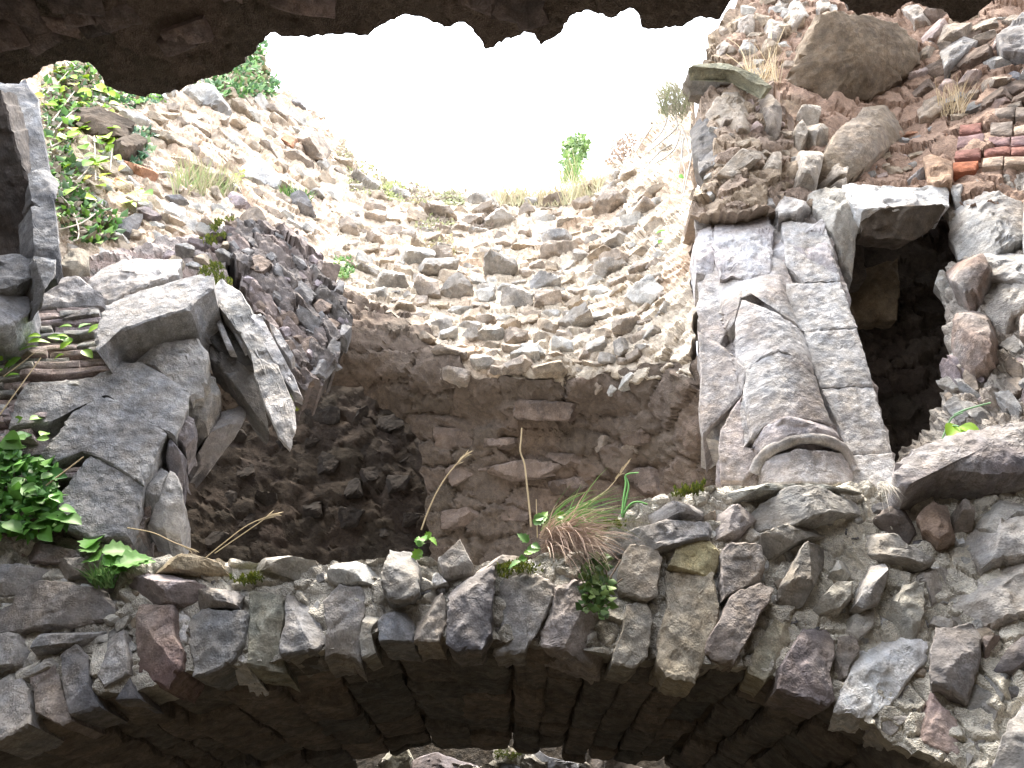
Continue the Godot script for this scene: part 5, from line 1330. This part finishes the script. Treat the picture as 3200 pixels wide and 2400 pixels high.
# ---------------------------------------------------------------- plants
func spot(w: Wall, x: float, y: float, out: float) -> Vector3:
	var P := w.pt(x, y)
	return P + (EYE - P).normalized() * out

func leaf_at(parent: Node, mesh: Mesh, mat: Material, P: Vector3, size: float, facing: Vector3, spin: float, called := "leaf") -> void:
	var f := facing.normalized()
	var b := Basis.looking_at(-f, Vector3.UP) * Basis(Vector3.BACK, spin)
	part(called, mesh, mat, parent, Transform3D(b.scaled(Vector3(size, size, size)), P))

func leafy(called: String, label: String, category: String, w: Wall, tl: String, list: Array, size: float, out: float, mats: Array, shapes: Array, group := "") -> Node3D:
	var pts := tile(tl, list)
	var t := thing(called, label, category, w.pt(pts[0].x, pts[0].y), group)
	for p in pts:
		var P := spot(w, p.x, p.y, out + rng.randf_range(-0.06, 0.06))
		var s := size * rng.randf_range(0.7, 1.25)
		leaf_at(t, shapes[rng.randi() % shapes.size()], mats[rng.randi() % mats.size()], P, s, Vector3(rng.randf_range(-0.5, 0.5), rng.randf_range(-0.1, 0.9), 1.0), rng.randf_range(-2.4, 2.4))
	return t

func scattered(pg: PackedVector2Array, n: int) -> Array:
	var lo := pg[0]
	var hi := pg[0]
	for p in pg:
		lo = lo.min(p)
		hi = hi.max(p)
	var r := []
	var tries := 0
	while r.size() < n * 2 and tries < n * 20:
		tries += 1
		var p := Vector2(rng.randf_range(lo.x, hi.x), rng.randf_range(lo.y, hi.y))
		if Geometry2D.is_point_in_polygon(p, pg): r.append_array([p.x, p.y])
	return r

# many small leaves as one mass
func foliage(parent: Node, called: String, w: Wall, pg: PackedVector2Array, n: int, size: float, depth: float, out: float, colours: Array) -> void:
	var acc := empty()
	var xy := scattered(pg, n)
	for i in xy.size() / 2:
		var P := spot(w, xy[i * 2], xy[i * 2 + 1], out + rng.randf_range(-depth, depth))
		var c: Color = colours[rng.randi() % colours.size()]
		c = c * rng.randf_range(0.75, 1.25)
		var d := Vector3(rng.randf_range(-1, 1), rng.randf_range(-0.7, 1), rng.randf_range(-0.6, 0.8)).normalized()
		var s := d.cross(Vector3(rng.randf_range(-0.6, 0.6), rng.randf_range(-0.6, 0.6), 1)).normalized()
		var l := size * rng.randf_range(0.6, 1.3)
		var up := d.cross(s) * l * 0.18
		var b: int = acc[0].size()
		acc[0].append_array([P, P + d * l * 0.45 - s * l * 0.34 + up, P + d * l * 0.5, P + d * l * 0.45 + s * l * 0.34 + up, P + d * l])
		for k in 5: acc[2].append(c)
		acc[1].append_array([b, b + 1, b + 2, b, b + 2, b + 3, b + 1, b + 4, b + 2, b + 2, b + 4, b + 3])
	stuff(part(called, done(acc), M.leaf, parent))

func tuft(parent: Node, called: String, w: Wall, pg: PackedVector2Array, n: int, length: float, width: float, droop: float, lean: Vector3, colours: Array, out := 0.05) -> void:
	var acc := empty()
	var xy := scattered(pg, n)
	for i in xy.size() / 2:
		var P := spot(w, xy[i * 2], xy[i * 2 + 1], out + rng.randf_range(-0.04, 0.06))
		var c: Color = colours[rng.randi() % colours.size()]
		blade(acc, P, lean + Vector3(rng.randf_range(-0.5, 0.5), rng.randf_range(-0.25, 0.35), rng.randf_range(-0.4, 0.5)), length * rng.randf_range(0.45, 1.2), width * rng.randf_range(0.6, 1.3), droop * rng.randf_range(0.4, 1.5), c * rng.randf_range(0.75, 1.25))
	stuff(part(called, done(acc), M.dry, parent))

func stem(parent: Node, called: String, w: Wall, tl: String, q: Array, out: float, r0: float, r1: float, c: Color) -> void:
	var pts := []
	for p in tile(tl, q): pts.append(spot(w, p.x, p.y, out))
	var fine := []
	for i in pts.size() - 1:
		for k in 4: fine.append((pts[i] as Vector3).cubic_interpolate(pts[i + 1], pts[maxi(i - 1, 0)], pts[mini(i + 2, pts.size() - 1)], k / 4.0))
	fine.append(pts[-1])
	part(called, done(tube(fine, r0, r1, c)), M.dry, parent)

func stem_thing(called: String, label: String, category: String, w: Wall, tl: String, q: Array, out: float, r0: float, r1: float, c: Color, group := "", head := 0) -> Node3D:
	var p0 := tile(tl, q)
	var t := thing(called, label, category, spot(w, p0[0].x, p0[0].y, out), group)
	stem(t, "stalk", w, tl, q, out, r0, r1, c)
	if head > 0:
		var acc := empty()
		var a := spot(w, p0[-2].x, p0[-2].y, out)
		var b := spot(w, p0[-1].x, p0[-1].y, out)
		for k in head:
			var P := a.lerp(b, 0.35 + 0.65 * k / head)
			blade(acc, P, (b - a).normalized() + Vector3(rng.randf_range(-0.35, 0.35), rng.randf_range(-0.3, 0.3), 0), 0.06, 0.012, 0.3, c * 0.9)
		part("seed_head", done(acc), M.dry, t)
	return t

func build_plants() -> void:
	var lime := [leaf_paint(Color(0.33, 0.52, 0.03)), leaf_paint(Color(0.25, 0.45, 0.03)), leaf_paint(Color(0.4, 0.55, 0.05)), leaf_paint(Color(0.16, 0.33, 0.04))]
	var green := [leaf_paint(Color(0.09, 0.22, 0.04)), leaf_paint(Color(0.13, 0.29, 0.06)), leaf_paint(Color(0.12, 0.32, 0.05)), leaf_paint(Color(0.08, 0.24, 0.06))]
	var dim := [leaf_paint(Color(0.05, 0.13, 0.05)), leaf_paint(Color(0.07, 0.18, 0.07)), leaf_paint(Color(0.10, 0.24, 0.08))]
	var autumn := [leaf_paint(Color(0.55, 0.25, 0.14)), leaf_paint(Color(0.6, 0.42, 0.1))]
	var ovate := leaf_mesh([0.02, 0.2, 0.32, 0.36, 0.34, 0.26, 0.15, 0.02], 0.35, 0.25)
	var broad := leaf_mesh([0.05, 0.34, 0.46, 0.44, 0.36, 0.22, 0.02], 0.25, 0.35)
	var toothed := leaf_mesh([0.03, 0.22, 0.3, 0.38, 0.36, 0.34, 0.26, 0.2, 0.1, 0.02], 0.3, 0.3, 0.16)
	var lobed := leaf_mesh([0.03, 0.08, 0.07, 0.16, 0.1, 0.22, 0.13, 0.25, 0.15, 0.2, 0.08, 0.01], 0.2, 0.45, 0.25)
	var shapes := [ovate, broad, ovate]
	var straw := Color(0.52, 0.42, 0.27)
	var pale := Color(0.55, 0.5, 0.42)

	# climber beside the jamb
	var t := leafy("climbing_bramble", "climbing bramble with lime green leaves beside the grey jamb", "climber", w_back, "A", [360, 440, 400, 480, 330, 430, 470, 430, 540, 400, 580, 430, 420, 540, 460, 520, 470, 570, 270, 590, 310, 620, 330, 650, 350, 640, 470, 630, 600, 690, 640, 650, 665, 630, 580, 520, 610, 530, 430, 740, 480, 740, 520, 750, 540, 770, 400, 790, 440, 840, 490, 850, 520, 910, 580, 850, 620, 880, 650, 790, 640, 830, 700, 840, 620, 930, 590, 990, 540, 990, 530, 1090, 600, 1100, 690, 1090, 700, 950, 630, 950, 440, 1000, 760, 1190, 830, 1170, 740, 1240, 790, 1230, 850, 1230, 930, 1190, 500, 1200, 460, 1150, 560, 1010, 505, 460, 385, 610, 560, 620, 660, 880], 0.15, 0.3, lime, shapes)
	var more := []
	for k in 60: more.append_array([rng.randf_range(260, 720), rng.randf_range(400, 1250)])
	for k in more.size() / 2:
		leaf_at(t, shapes[k % 3], lime[k % 4], spot(w_back, more[k * 2] * 0.5123, more[k * 2 + 1] * 0.5123, rng.randf_range(0.18, 0.32)), rng.randf_range(0.1, 0.16), Vector3(rng.randf_range(-0.4, 0.4), rng.randf_range(-0.2, 0.6), 1.0), rng.randf_range(-2.4, 2.4))
	for q in [[740, 1085, 0], [560, 1070, 1], [770, 1010, 1], [480, 780, 1]]:
		leaf_at(t, ovate, autumn[q[2]], spot(w_back, q[0] * 0.5123, q[1] * 0.5123, 0.32), 0.11, Vector3(0, 0.3, 1), 2.6)
	foliage(t, "inner_leaves", w_back, tile("A", [250, 520, 360, 400, 470, 370, 580, 400, 640, 520, 760, 560, 900, 640, 760, 620, 620, 640, 480, 700, 420, 900, 480, 1100, 560, 1220, 740, 1330, 680, 1480, 430, 1480, 360, 1300, 340, 1100, 290, 900, 250, 700]), 1500, 0.10, 0.14, 0.12, [Color(0.08, 0.2, 0.04), Color(0.16, 0.32, 0.05), Color(0.05, 0.11, 0.04), Color(0.12, 0.1, 0.06), Color(0.2, 0.16, 0.11)])
	for q in [[240, 600, 330, 530, 420, 430], [320, 740, 400, 630, 460, 550], [310, 830, 400, 720, 470, 660], [575, 830, 580, 960, 585, 1100], [690, 870, 680, 960, 672, 1040], [430, 1080, 530, 1180, 660, 1285, 790, 1300], [350, 1180, 430, 1260, 480, 1400, 470, 1470], [370, 1130, 480, 1090, 560, 1000], [300, 900, 380, 860, 480, 800], [360, 1400, 500, 1360, 610, 1280], [290, 700, 300, 820, 330, 960]]:
		stem(t, "stem", w_back, "A", q, 0.22, 0.009, 0.006, pale)
	# ivy
	var iv := thing("ivy", "dark ivy with bright tips on the wall crest against the sky", "ivy", w_back.pt(740, 240))
	foliage(iv, "leaves", w_back, tile("A", [1230, 500, 1380, 430, 1500, 340, 1560, 265, 1615, 265, 1590, 400, 1700, 510, 1660, 580, 1500, 600, 1330, 580]), 900, 0.11, 0.15, 0.2, [Color(0.05, 0.13, 0.04), Color(0.12, 0.26, 0.07), Color(0.06, 0.15, 0.05), Color(0.2, 0.36, 0.12), Color(0.2, 0.18, 0.1)])
	for q in [[1340, 580, 1440, 480, 1560, 330, 1600, 280], [1500, 600, 1530, 500, 1570, 400]]: stem(iv, "stem", w_back, "A", q, 0.15, 0.012, 0.008, Color(0.2, 0.15, 0.1))
	iv = thing("ivy", "thin dark strand of ivy under the ceiling edge, right of the bramble", "ivy", w_back.pt(400, 300))
	foliage(iv, "leaves", w_back, tile("A", [620, 500, 700, 530, 800, 570, 1010, 570, 960, 620, 780, 650, 680, 600]), 150, 0.08, 0.08, 0.2, [Color(0.04, 0.12, 0.05), Color(0.08, 0.2, 0.06), Color(0.2, 0.4, 0.08)])
	iv = thing("ivy", "hanging dark blue-green ivy clump on the sunlit rubble slope", "ivy", w_back.pt(440, 460))
	foliage(iv, "leaves", w_back, tile("A", [790, 790, 900, 780, 960, 800, 900, 860, 920, 900, 860, 960, 860, 1030, 810, 1010, 800, 900]), 130, 0.09, 0.08, 0.15, [Color(0.04, 0.11, 0.06), Color(0.07, 0.16, 0.08), Color(0.2, 0.3, 0.16)])
	# growth on the slope
	var sg := [Color(0.2, 0.3, 0.1), Color(0.3, 0.34, 0.16), Color(0.36, 0.32, 0.2), Color(0.4, 0.36, 0.24)]
	var g := thing("grass_clump", "grey-green grass clump on the left rubble slope", "grass", w_back.pt(620, 600))
	tuft(g, "blades", w_back, tile("A", [1040, 1120, 1120, 1080, 1420, 1120, 1440, 1200, 1060, 1200]), 320, 0.34, 0.012, 0.5, Vector3(0, 1, 0.2), sg)
	g = thing("fern", "small dark green fern at the right foot of the rubble slope", "fern", w_back.pt(930, 630))
	tuft(g, "fronds", w_back, tile("A", [1720, 1190, 1900, 1200, 1900, 1260, 1740, 1270]), 130, 0.2, 0.02, 1.0, Vector3(0, 1, 0.3), [Color(0.08, 0.16, 0.06), Color(0.16, 0.26, 0.08)])
	g = thing("fern", "small green herb on the left edge of the pale back wall", "fern", w_back.pt(1080, 830))
	foliage(g, "leaves", w_back, tile("E", [0, 10, 90, 20, 120, 90, 60, 140, 0, 100]), 140, 0.06, 0.06, 0.1, [Color(0.1, 0.22, 0.06), Color(0.2, 0.34, 0.1)])
	g = thing("yellow_flower", "tiny yellow-green sprig in the middle of the rubble slope", "herb", w_back.pt(745, 540))
	foliage(g, "leaves", w_back, tile("A", [1420, 1040, 1490, 1030, 1480, 1100, 1430, 1090]), 26, 0.06, 0.04, 0.12, [Color(0.5, 0.55, 0.08), Color(0.4, 0.5, 0.1)])
	# crest of the shaft
	var tw := [Color(0.3, 0.25, 0.2), Color(0.36, 0.34, 0.2), Color(0.25, 0.2, 0.17), Color(0.36, 0.4, 0.2)]
	var n := 0
	for q in [["grey heather bush on the upper left crest", [30, 880, 110, 960, 60, 1010, 0, 960], tw], ["olive heather bush on the left crest above the slope", [60, 1050, 110, 990, 200, 990, 300, 1080, 330, 1150, 200, 1190, 80, 1160], [Color(0.36, 0.38, 0.18), Color(0.26, 0.24, 0.16)]],
			["yellow-green bush at the foot of the left crest", [300, 1130, 360, 1100, 420, 1140, 400, 1230, 300, 1200], [Color(0.4, 0.46, 0.18), Color(0.3, 0.34, 0.16)]], ["brown-grey heather bush low on the crest", [380, 1170, 450, 1120, 550, 1130, 600, 1190, 560, 1250, 420, 1240], tw], ["small green-grey bush left of the crest's lowest point", [620, 1190, 700, 1160, 780, 1190, 760, 1250, 640, 1240], [Color(0.36, 0.4, 0.22), Color(0.3, 0.28, 0.2)]],
			["dark heather on the rubble just below the crest", [480, 1330, 640, 1310, 740, 1350, 640, 1400, 490, 1390], tw], ["dry brown heather beside two leaning straws", [800, 1340, 960, 1240, 1010, 1260, 960, 1380, 840, 1390], [Color(0.3, 0.24, 0.2), Color(0.24, 0.2, 0.17)]],
			["brown dry bush on the right crest", [1640, 1000, 1700, 850, 1840, 810, 1800, 960, 1700, 1020], [Color(0.36, 0.27, 0.2), Color(0.3, 0.24, 0.2)]], ["pale dry plant growing on the rubble under the crest", [490, 1470, 700, 1440, 720, 1560, 560, 1560], [Color(0.4, 0.38, 0.22), Color(0.42, 0.35, 0.26)]]]:
		g = thing("heather", q[0], "bush", w_back.pt(1050 + q[1][0] * 0.5123, q[1][1] * 0.5123))
		foliage(g, "leaves", w_back, tile("B", q[1]), 420, 0.06, 0.1, 0.08, q[2])
		tuft(g, "twigs", w_back, tile("B", q[1]), 60, 0.2, 0.008, 0.1, Vector3(0, 1, 0.1), [Color(0.3, 0.25, 0.2)])
		n += 1
	g = thing("dry_grass", "fringe of pale dry grass along the crest's lowest point", "grass", w_back.pt(1680, 620))
	tuft(g, "blades", w_back, tile("B", [960, 1230, 1300, 1240, 1560, 1180, 1640, 1100, 1600, 1180, 1400, 1260, 1000, 1260]), 620, 0.5, 0.014, 0.12, Vector3(0, 1, 0), [Color(0.5, 0.44, 0.3), Color(0.42, 0.36, 0.24), Color(0.46, 0.45, 0.28)])
	g = thing("sapling", "bright green bushy sapling standing on the crest against the white sky", "sapling", w_back.pt(1780, 620))
	var crest := Wall.new([1700, 1900], [300, 700], [[8.8, 8.6], [8.5, 8.2]])
	foliage(g, "leaves", crest, tile("B", [1380, 880, 1420, 840, 1500, 825, 1545, 880, 1530, 950, 1500, 990, 1470, 1060, 1420, 1080, 1390, 1000]), 620, 0.1, 0.2, 0.0, [Color(0.2, 0.32, 0.1), Color(0.28, 0.4, 0.16), Color(0.12, 0.2, 0.07)])
	tuft(g, "stems", crest, tile("B", [1370, 1090, 1500, 1080, 1520, 1130, 1380, 1140]), 150, 0.5, 0.014, 0.1, Vector3(0.05, 1, 0), [Color(0.16, 0.3, 0.08), Color(0.36, 0.36, 0.18)])
	g = thing("dry_grass", "grey hanging grass below the thin cap slab on the right", "grass", w_back.pt(2120, 330))
	var wr := Wall.new([2000, 2200], [200, 700], [[5.9, 5.7], [5.9, 5.6]])
	tuft(g, "blades", wr, tile("C", [-60, 560, 100, 560, 140, 640, 60, 760, -80, 700]), 420, 0.4, 0.009, 1.2, Vector3(-0.3, 0.5, 0.5), [Color(0.42, 0.4, 0.33), Color(0.34, 0.33, 0.27), Color(0.3, 0.34, 0.2)])
	g = thing("hanging_roots", "bare pale roots hanging on the dark right side of the shaft", "roots", wr.pt(2100, 400))
	for q in [[40, 760, 10, 800, -60, 860, -160, 940], [60, 780, 90, 860, 110, 960], [20, 620, 30, 760, 60, 900, 40, 1060], [50, 800, 20, 900, -40, 960, -110, 1000], [-30, 720, -60, 800, -130, 880], [70, 840, 60, 950, 80, 1060, 60, 1180], [-120, 770, -180, 860, -240, 960], [0, 880, -80, 930, -170, 1030], [130, 900, 110, 1000, 80, 1140, 70, 1200], [30, 530, 50, 640, 110, 660]]:
		stem(g, "root", wr, "C", q, 0.12, 0.013, 0.006, Color(0.5, 0.47, 0.42))
	var wl := [leaf_paint(Color(0.24, 0.5, 0.12))]
	leafy("leaf_sprig", "two bright green leaves at the left edge of the right pier", "herb", wr, "B", [2020, 1410, 2000, 1470], 0.13, 0.2, wl, [broad])
	leafy("leaf_sprig", "tiny green leaf among the hanging roots", "herb", wr, "B", [2090, 1070, 2110, 1075], 0.07, 0.2, wl, [broad])
	# straws of the upper right wall
	g = thing("dry_grass", "blond dry stalks between the thin slab and the big brown boulder", "grass", w_rup.pt(2400, 240))
	tuft(g, "blades", w_rup, tile("C", [440, 470, 640, 480, 660, 510, 500, 510]), 70, 0.5, 0.008, 0.3, Vector3(0.1, 1, 0.3), [straw, Color(0.6, 0.52, 0.38)], 0.25)
	for q in [[570, 480, 620, 330, 690, 160], [560, 490, 600, 300, 610, 110], [330, 330, 400, 380, 440, 420], [480, 470, 420, 300, 350, 240]]: stem(g, "stalk", w_rup, "C", q, 0.28, 0.006, 0.004, straw)
	g = thing("dry_grass", "dry straw tuft left of the brick patch", "grass", w_rup.pt(2960, 330))
	tuft(g, "blades", w_rup, tile("C", [1620, 680, 1760, 640, 1800, 690, 1640, 720]), 90, 0.4, 0.008, 0.3, Vector3(0.25, 1, 0.3), [straw, Color(0.6, 0.5, 0.36)], 0.12)

	# left side
	t = leafy("leafy_plant", "dense bright green leafy plant at the left border below the springer", "plant", w_left, "D", [30, 1100, 100, 1110, 150, 1120, 20, 1200, 60, 1240, 110, 1230, 180, 1260, 240, 1290, 280, 1280, 330, 1290, 40, 1300, 90, 1320, 140, 1340, 200, 1350, 250, 1360, 290, 1330, 20, 1390, 70, 1400, 130, 1410, 180, 1430, 230, 1420, 280, 1440, 320, 1450, 30, 1470, 90, 1480, 150, 1490, 210, 1490, 260, 1500, 310, 1510, 360, 1540, 40, 1550, 100, 1560, 160, 1570, 220, 1580, 280, 1590, 330, 1590, 380, 1600, 20, 1630, 80, 1640, 140, 1650, 200, 1650, 260, 1660, 320, 1640, 60, 1180, 20, 1150], 0.13, 0.3, green, [ovate, broad])
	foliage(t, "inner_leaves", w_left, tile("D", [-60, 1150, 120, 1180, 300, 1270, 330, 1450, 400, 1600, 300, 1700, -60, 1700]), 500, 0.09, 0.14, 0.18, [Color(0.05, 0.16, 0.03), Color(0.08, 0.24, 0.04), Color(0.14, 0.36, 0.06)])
	leafy("leafy_twig", "fresh green twig hanging in front of the thin slate courses", "twig", w_left, "D", [480, 440, 540, 470, 440, 430, 200, 520, 170, 530, 340, 490, 400, 500, 370, 570, 390, 600, 420, 545, 500, 575, 120, 580, 100, 650, 130, 620, 20, 635, 30, 740, 20, 690, 60, 640, 250, 490, 290, 495], 0.12, 0.3, [green[2], lime[1], lime[3]], [ovate])
	leafy("leafy_twig", "few small leaves on the grey springer block above the green plant", "twig", w_left, "D", [140, 985, 180, 1000, 250, 1100, 300, 1115], 0.1, 0.28, [green[2], lime[3]], [ovate])
	for q in [["thick straw slanting across the left courses, upper one", [-20, 520, 100, 380, 310, 135], 0.009], ["long thin straw slanting across the left courses, lower one", [-10, 980, 120, 800, 250, 620], 0.006], ["short straw between the two long slanting ones", [20, 735, 110, 670, 210, 590], 0.005], ["straw leaning on the lowest springer block", [280, 1400, 400, 1310, 510, 1225], 0.006]]:
		stem_thing("straw", q[0], "straw", w_left, "D", q[1], 0.3, q[2], q[2] * 0.7, straw)
	# ledge
	var h := thing("dandelion_plant", "rosette of toothed green leaves rooted in the left ledge", "plant", w_arch.pt(320, 1810))
	for q in [[540, 230, 0.26, 0.1], [600, 250, 0.2, 0.9], [640, 250, 0.24, -1.2], [640, 330, 0.3, -0.9], [720, 330, 0.28, -1.1], [760, 340, 0.24, -0.7], [620, 300, 0.22, 1.1], [700, 390, 0.2, -0.4], [650, 400, 0.18, 0.5]]:
		leaf_at(h, toothed, green[2] if q[2] > 0.25 else green[1], spot(w_arch, q[0] * 0.4973, 1600 + q[1] * 0.4973, 0.22), q[2] * 0.85, Vector3(rng.randf_range(-0.3, 0.3), 0.5, 1), q[3])
	tuft(h, "grass", w_arch, tile("H", [560, 440, 700, 430, 720, 480, 600, 490]), 80, 0.16, 0.01, 0.8, Vector3(0, 0.8, 0.5), [Color(0.08, 0.18, 0.05), Color(0.14, 0.24, 0.08)], 0.14)
	for q in [["tall blond dry stalk rising from the grass tuft, bent half way", "E", [1190, 1650, 1180, 1540, 1165, 1400, 1150, 1270, 1124, 1190, 1130, 1110, 1133, 1050], 0.0075, 0], ["slender blond grass stalk with a seed head left of the tuft", "E", [520, 1670, 560, 1560, 620, 1430, 700, 1310, 800, 1205], 0.006, 14],
			["thin dark-tipped grass stem with seeds above the left ledge slabs", "H", [1290, 290, 1400, 200, 1560, 80, 1740, 10], 0.004, 10], ["second seed stem spreading over the left ledge slabs", "H", [1350, 260, 1480, 170, 1640, 60, 1690, 20], 0.004, 8], ["drooping dry stem below the left springer", "H", [800, 100, 960, 130, 1090, 190, 1220, 240], 0.004, 6],
			["thin upright dry stem just right of the tall bent stalk", "I", [1265, 160, 1262, 40, 1258, -80], 0.004, 0], ["dry stem arching right from the grass tuft", "E", [1400, 1600, 1500, 1530, 1660, 1420, 1790, 1250], 0.0035, 6]]:
		stem_thing("grass_stalk", q[0], "grass stalk", w_arch, q[1], q[2], 0.2, q[3], q[3] * 0.7, straw, "", q[4])
	g = thing("green_blade_plant", "fresh green grass with broad bent blades at the right end of the tuft", "grass", w_arch.pt(1950, 1600))
	for q in [[1745, 1580, 1755, 1480, 1768, 1390, 1770, 1335, 1845, 1322], [1745, 1580, 1770, 1480, 1785, 1400, 1765, 1340], [1745, 1590, 1790, 1520, 1840, 1500, 1900, 1515]]: stem(g, "blade", w_arch, "E", q, 0.2, 0.01, 0.005, Color(0.16, 0.4, 0.12))
	g = thing("grass_tuft", "big drooping tuft of pinkish dead grass on the arch's crown", "grass", w_arch.pt(1700, 1690))
	tuft(g, "dead_blades", w_arch, tile("I", [1270, 130, 1480, 110, 1560, 190, 1440, 250, 1290, 260]), 520, 0.42, 0.008, 1.6, Vector3(0.55, 0.25, 0.6), [Color(0.42, 0.32, 0.27), Color(0.48, 0.38, 0.3), Color(0.36, 0.27, 0.23)], 0.22)
	tuft(g, "green_blades", w_arch, tile("I", [1280, 60, 1480, 40, 1560, 120, 1400, 160, 1280, 150]), 110, 0.5, 0.008, 1.1, Vector3(0.75, 0.6, 0.35), [Color(0.12, 0.26, 0.08), Color(0.2, 0.34, 0.12), Color(0.36, 0.36, 0.2)], 0.2)
	leafy("nettle", "bright green nettle leaves at the left of the dead grass tuft", "plant", w_arch, "I", [1240, 75, 1270, 70, 1250, 50, 1390, 30, 1370, 25, 1230, 205, 1200, 240, 1150, 295, 1180, 260, 1210, 190, 1160, 310], 0.085, 0.3, [green[0], lime[3], green[1]], [toothed])
	leafy("nettle", "green leaves between the upright block and the tilted flake", "plant", w_arch, "I", [520, 220, 560, 180, 540, 240, 600, 130, 580, 160], 0.09, 0.14, [green[1], lime[3]], [toothed])
	for q in [["moss cushion beside the dead grass tuft on the crown", "I", [1025, 360, 1130, 290, 1250, 330, 1300, 380, 1130, 390, 1050, 420], w_arch, 0.12], ["moss cushion on the ledge at the foot of the right pier", "G", [0, 1465, 60, 1410, 170, 1380, 215, 1430, 120, 1460], w_arch, 0.16], ["moss on the ridge of the weathered cap stone", "D", [1200, 105, 1310, 40, 1350, 60, 1290, 130], w_left, 0.34], ["moss on the carved corbel's top", "D", [1280, 130, 1360, 100, 1420, 170, 1310, 180], w_left, 0.36],
			["moss streak on the stones above the cap stone", "A", [1280, 1370, 1430, 1315, 1440, 1335, 1300, 1400], w_but, 0.14], ["lower moss streak on the rubble beside the corbel", "A", [1210, 1470, 1290, 1430, 1380, 1430, 1300, 1480], w_but, 0.12], ["moss on the pointed corbel tip", "D", [1755, 840, 1785, 860, 1800, 960, 1775, 930], w_left, 0.3], ["moss on the broken stones seen through the arch", "I", [1005, 1500, 1150, 1520, 1160, 1550, 1010, 1550], null, 0.0],
			["moss line under the left ledge slabs", "H", [1450, 410, 1640, 400, 1600, 440, 1480, 450], w_arch, 0.1], ["moss on the boulder ledge right of the crown", "I", [1680, 70, 1830, 55, 1820, 85, 1690, 90], w_arch, 0.16]]:
		var w: Wall = q[3] if q[3] != null else Wall.new([0, 3200], [2200, 2600], [[10.05, 10.05], [10.05, 10.05]])
		var pg := tile(q[1], q[2])
		g = thing("moss", q[0], "moss", w.pt(pg[0].x, pg[0].y))
		tuft(g, "moss_leaves", w, ragged(pg, 4, 14, 0.0, 0.05), 420, 0.03, 0.009, 0.8, Vector3(0, 0.8, 0.8), [Color(0.11, 0.14, 0.025), Color(0.17, 0.19, 0.035), Color(0.07, 0.1, 0.025)], q[4] - 0.03)
	g = thing("woody_herb", "dark twiggy herb hanging down the arch face right of the crown", "herb", w_arch.pt(1880, 1760))
	for q in [[1790, 300, 1720, 420, 1640, 540, 1530, 610], [1700, 430, 1690, 540, 1660, 640], [1650, 250, 1690, 350, 1700, 460, 1560, 470], [1800, 420, 1720, 480, 1600, 560]]: stem(g, "twig", w_arch, "I", q, 0.24, 0.006, 0.004, Color(0.16, 0.12, 0.09))
	foliage(g, "leaves", w_arch, tile("I", [1540, 420, 1620, 270, 1680, 250, 1700, 400, 1720, 470, 1690, 660, 1650, 640, 1600, 560, 1540, 640, 1550, 540]), 170, 0.07, 0.08, 0.24, [Color(0.07, 0.14, 0.04), Color(0.12, 0.22, 0.06), Color(0.2, 0.3, 0.08)])
	g = leafy("sill_plant", "small green plant with one round leaf on the rounded sill slab", "herb", w_rw, "G", [1745, 1035, 1755, 1040], 0.14, 0.46, [lime[1]], [broad])
	for q in [[1650, 1115, 1680, 1040, 1710, 985, 1775, 955], [1720, 970, 1800, 935, 1945, 895], [1680, 1040, 1730, 1035, 1750, 1040]]: stem(g, "stem", w_rw, "G", q, 0.46, 0.008, 0.006, Color(0.2, 0.36, 0.2))
	g = thing("dry_grass", "whitish dry grass whisk below the left end of the sill slab", "grass", w_arch.pt(2760, 1510))
	tuft(g, "blades", w_arch, tile("G", [1250, 1380, 1320, 1370, 1330, 1400, 1260, 1410]), 40, 0.26, 0.006, 0.6, Vector3(-0.1, -0.5, 0.6), [Color(0.5, 0.47, 0.42)], 0.25)
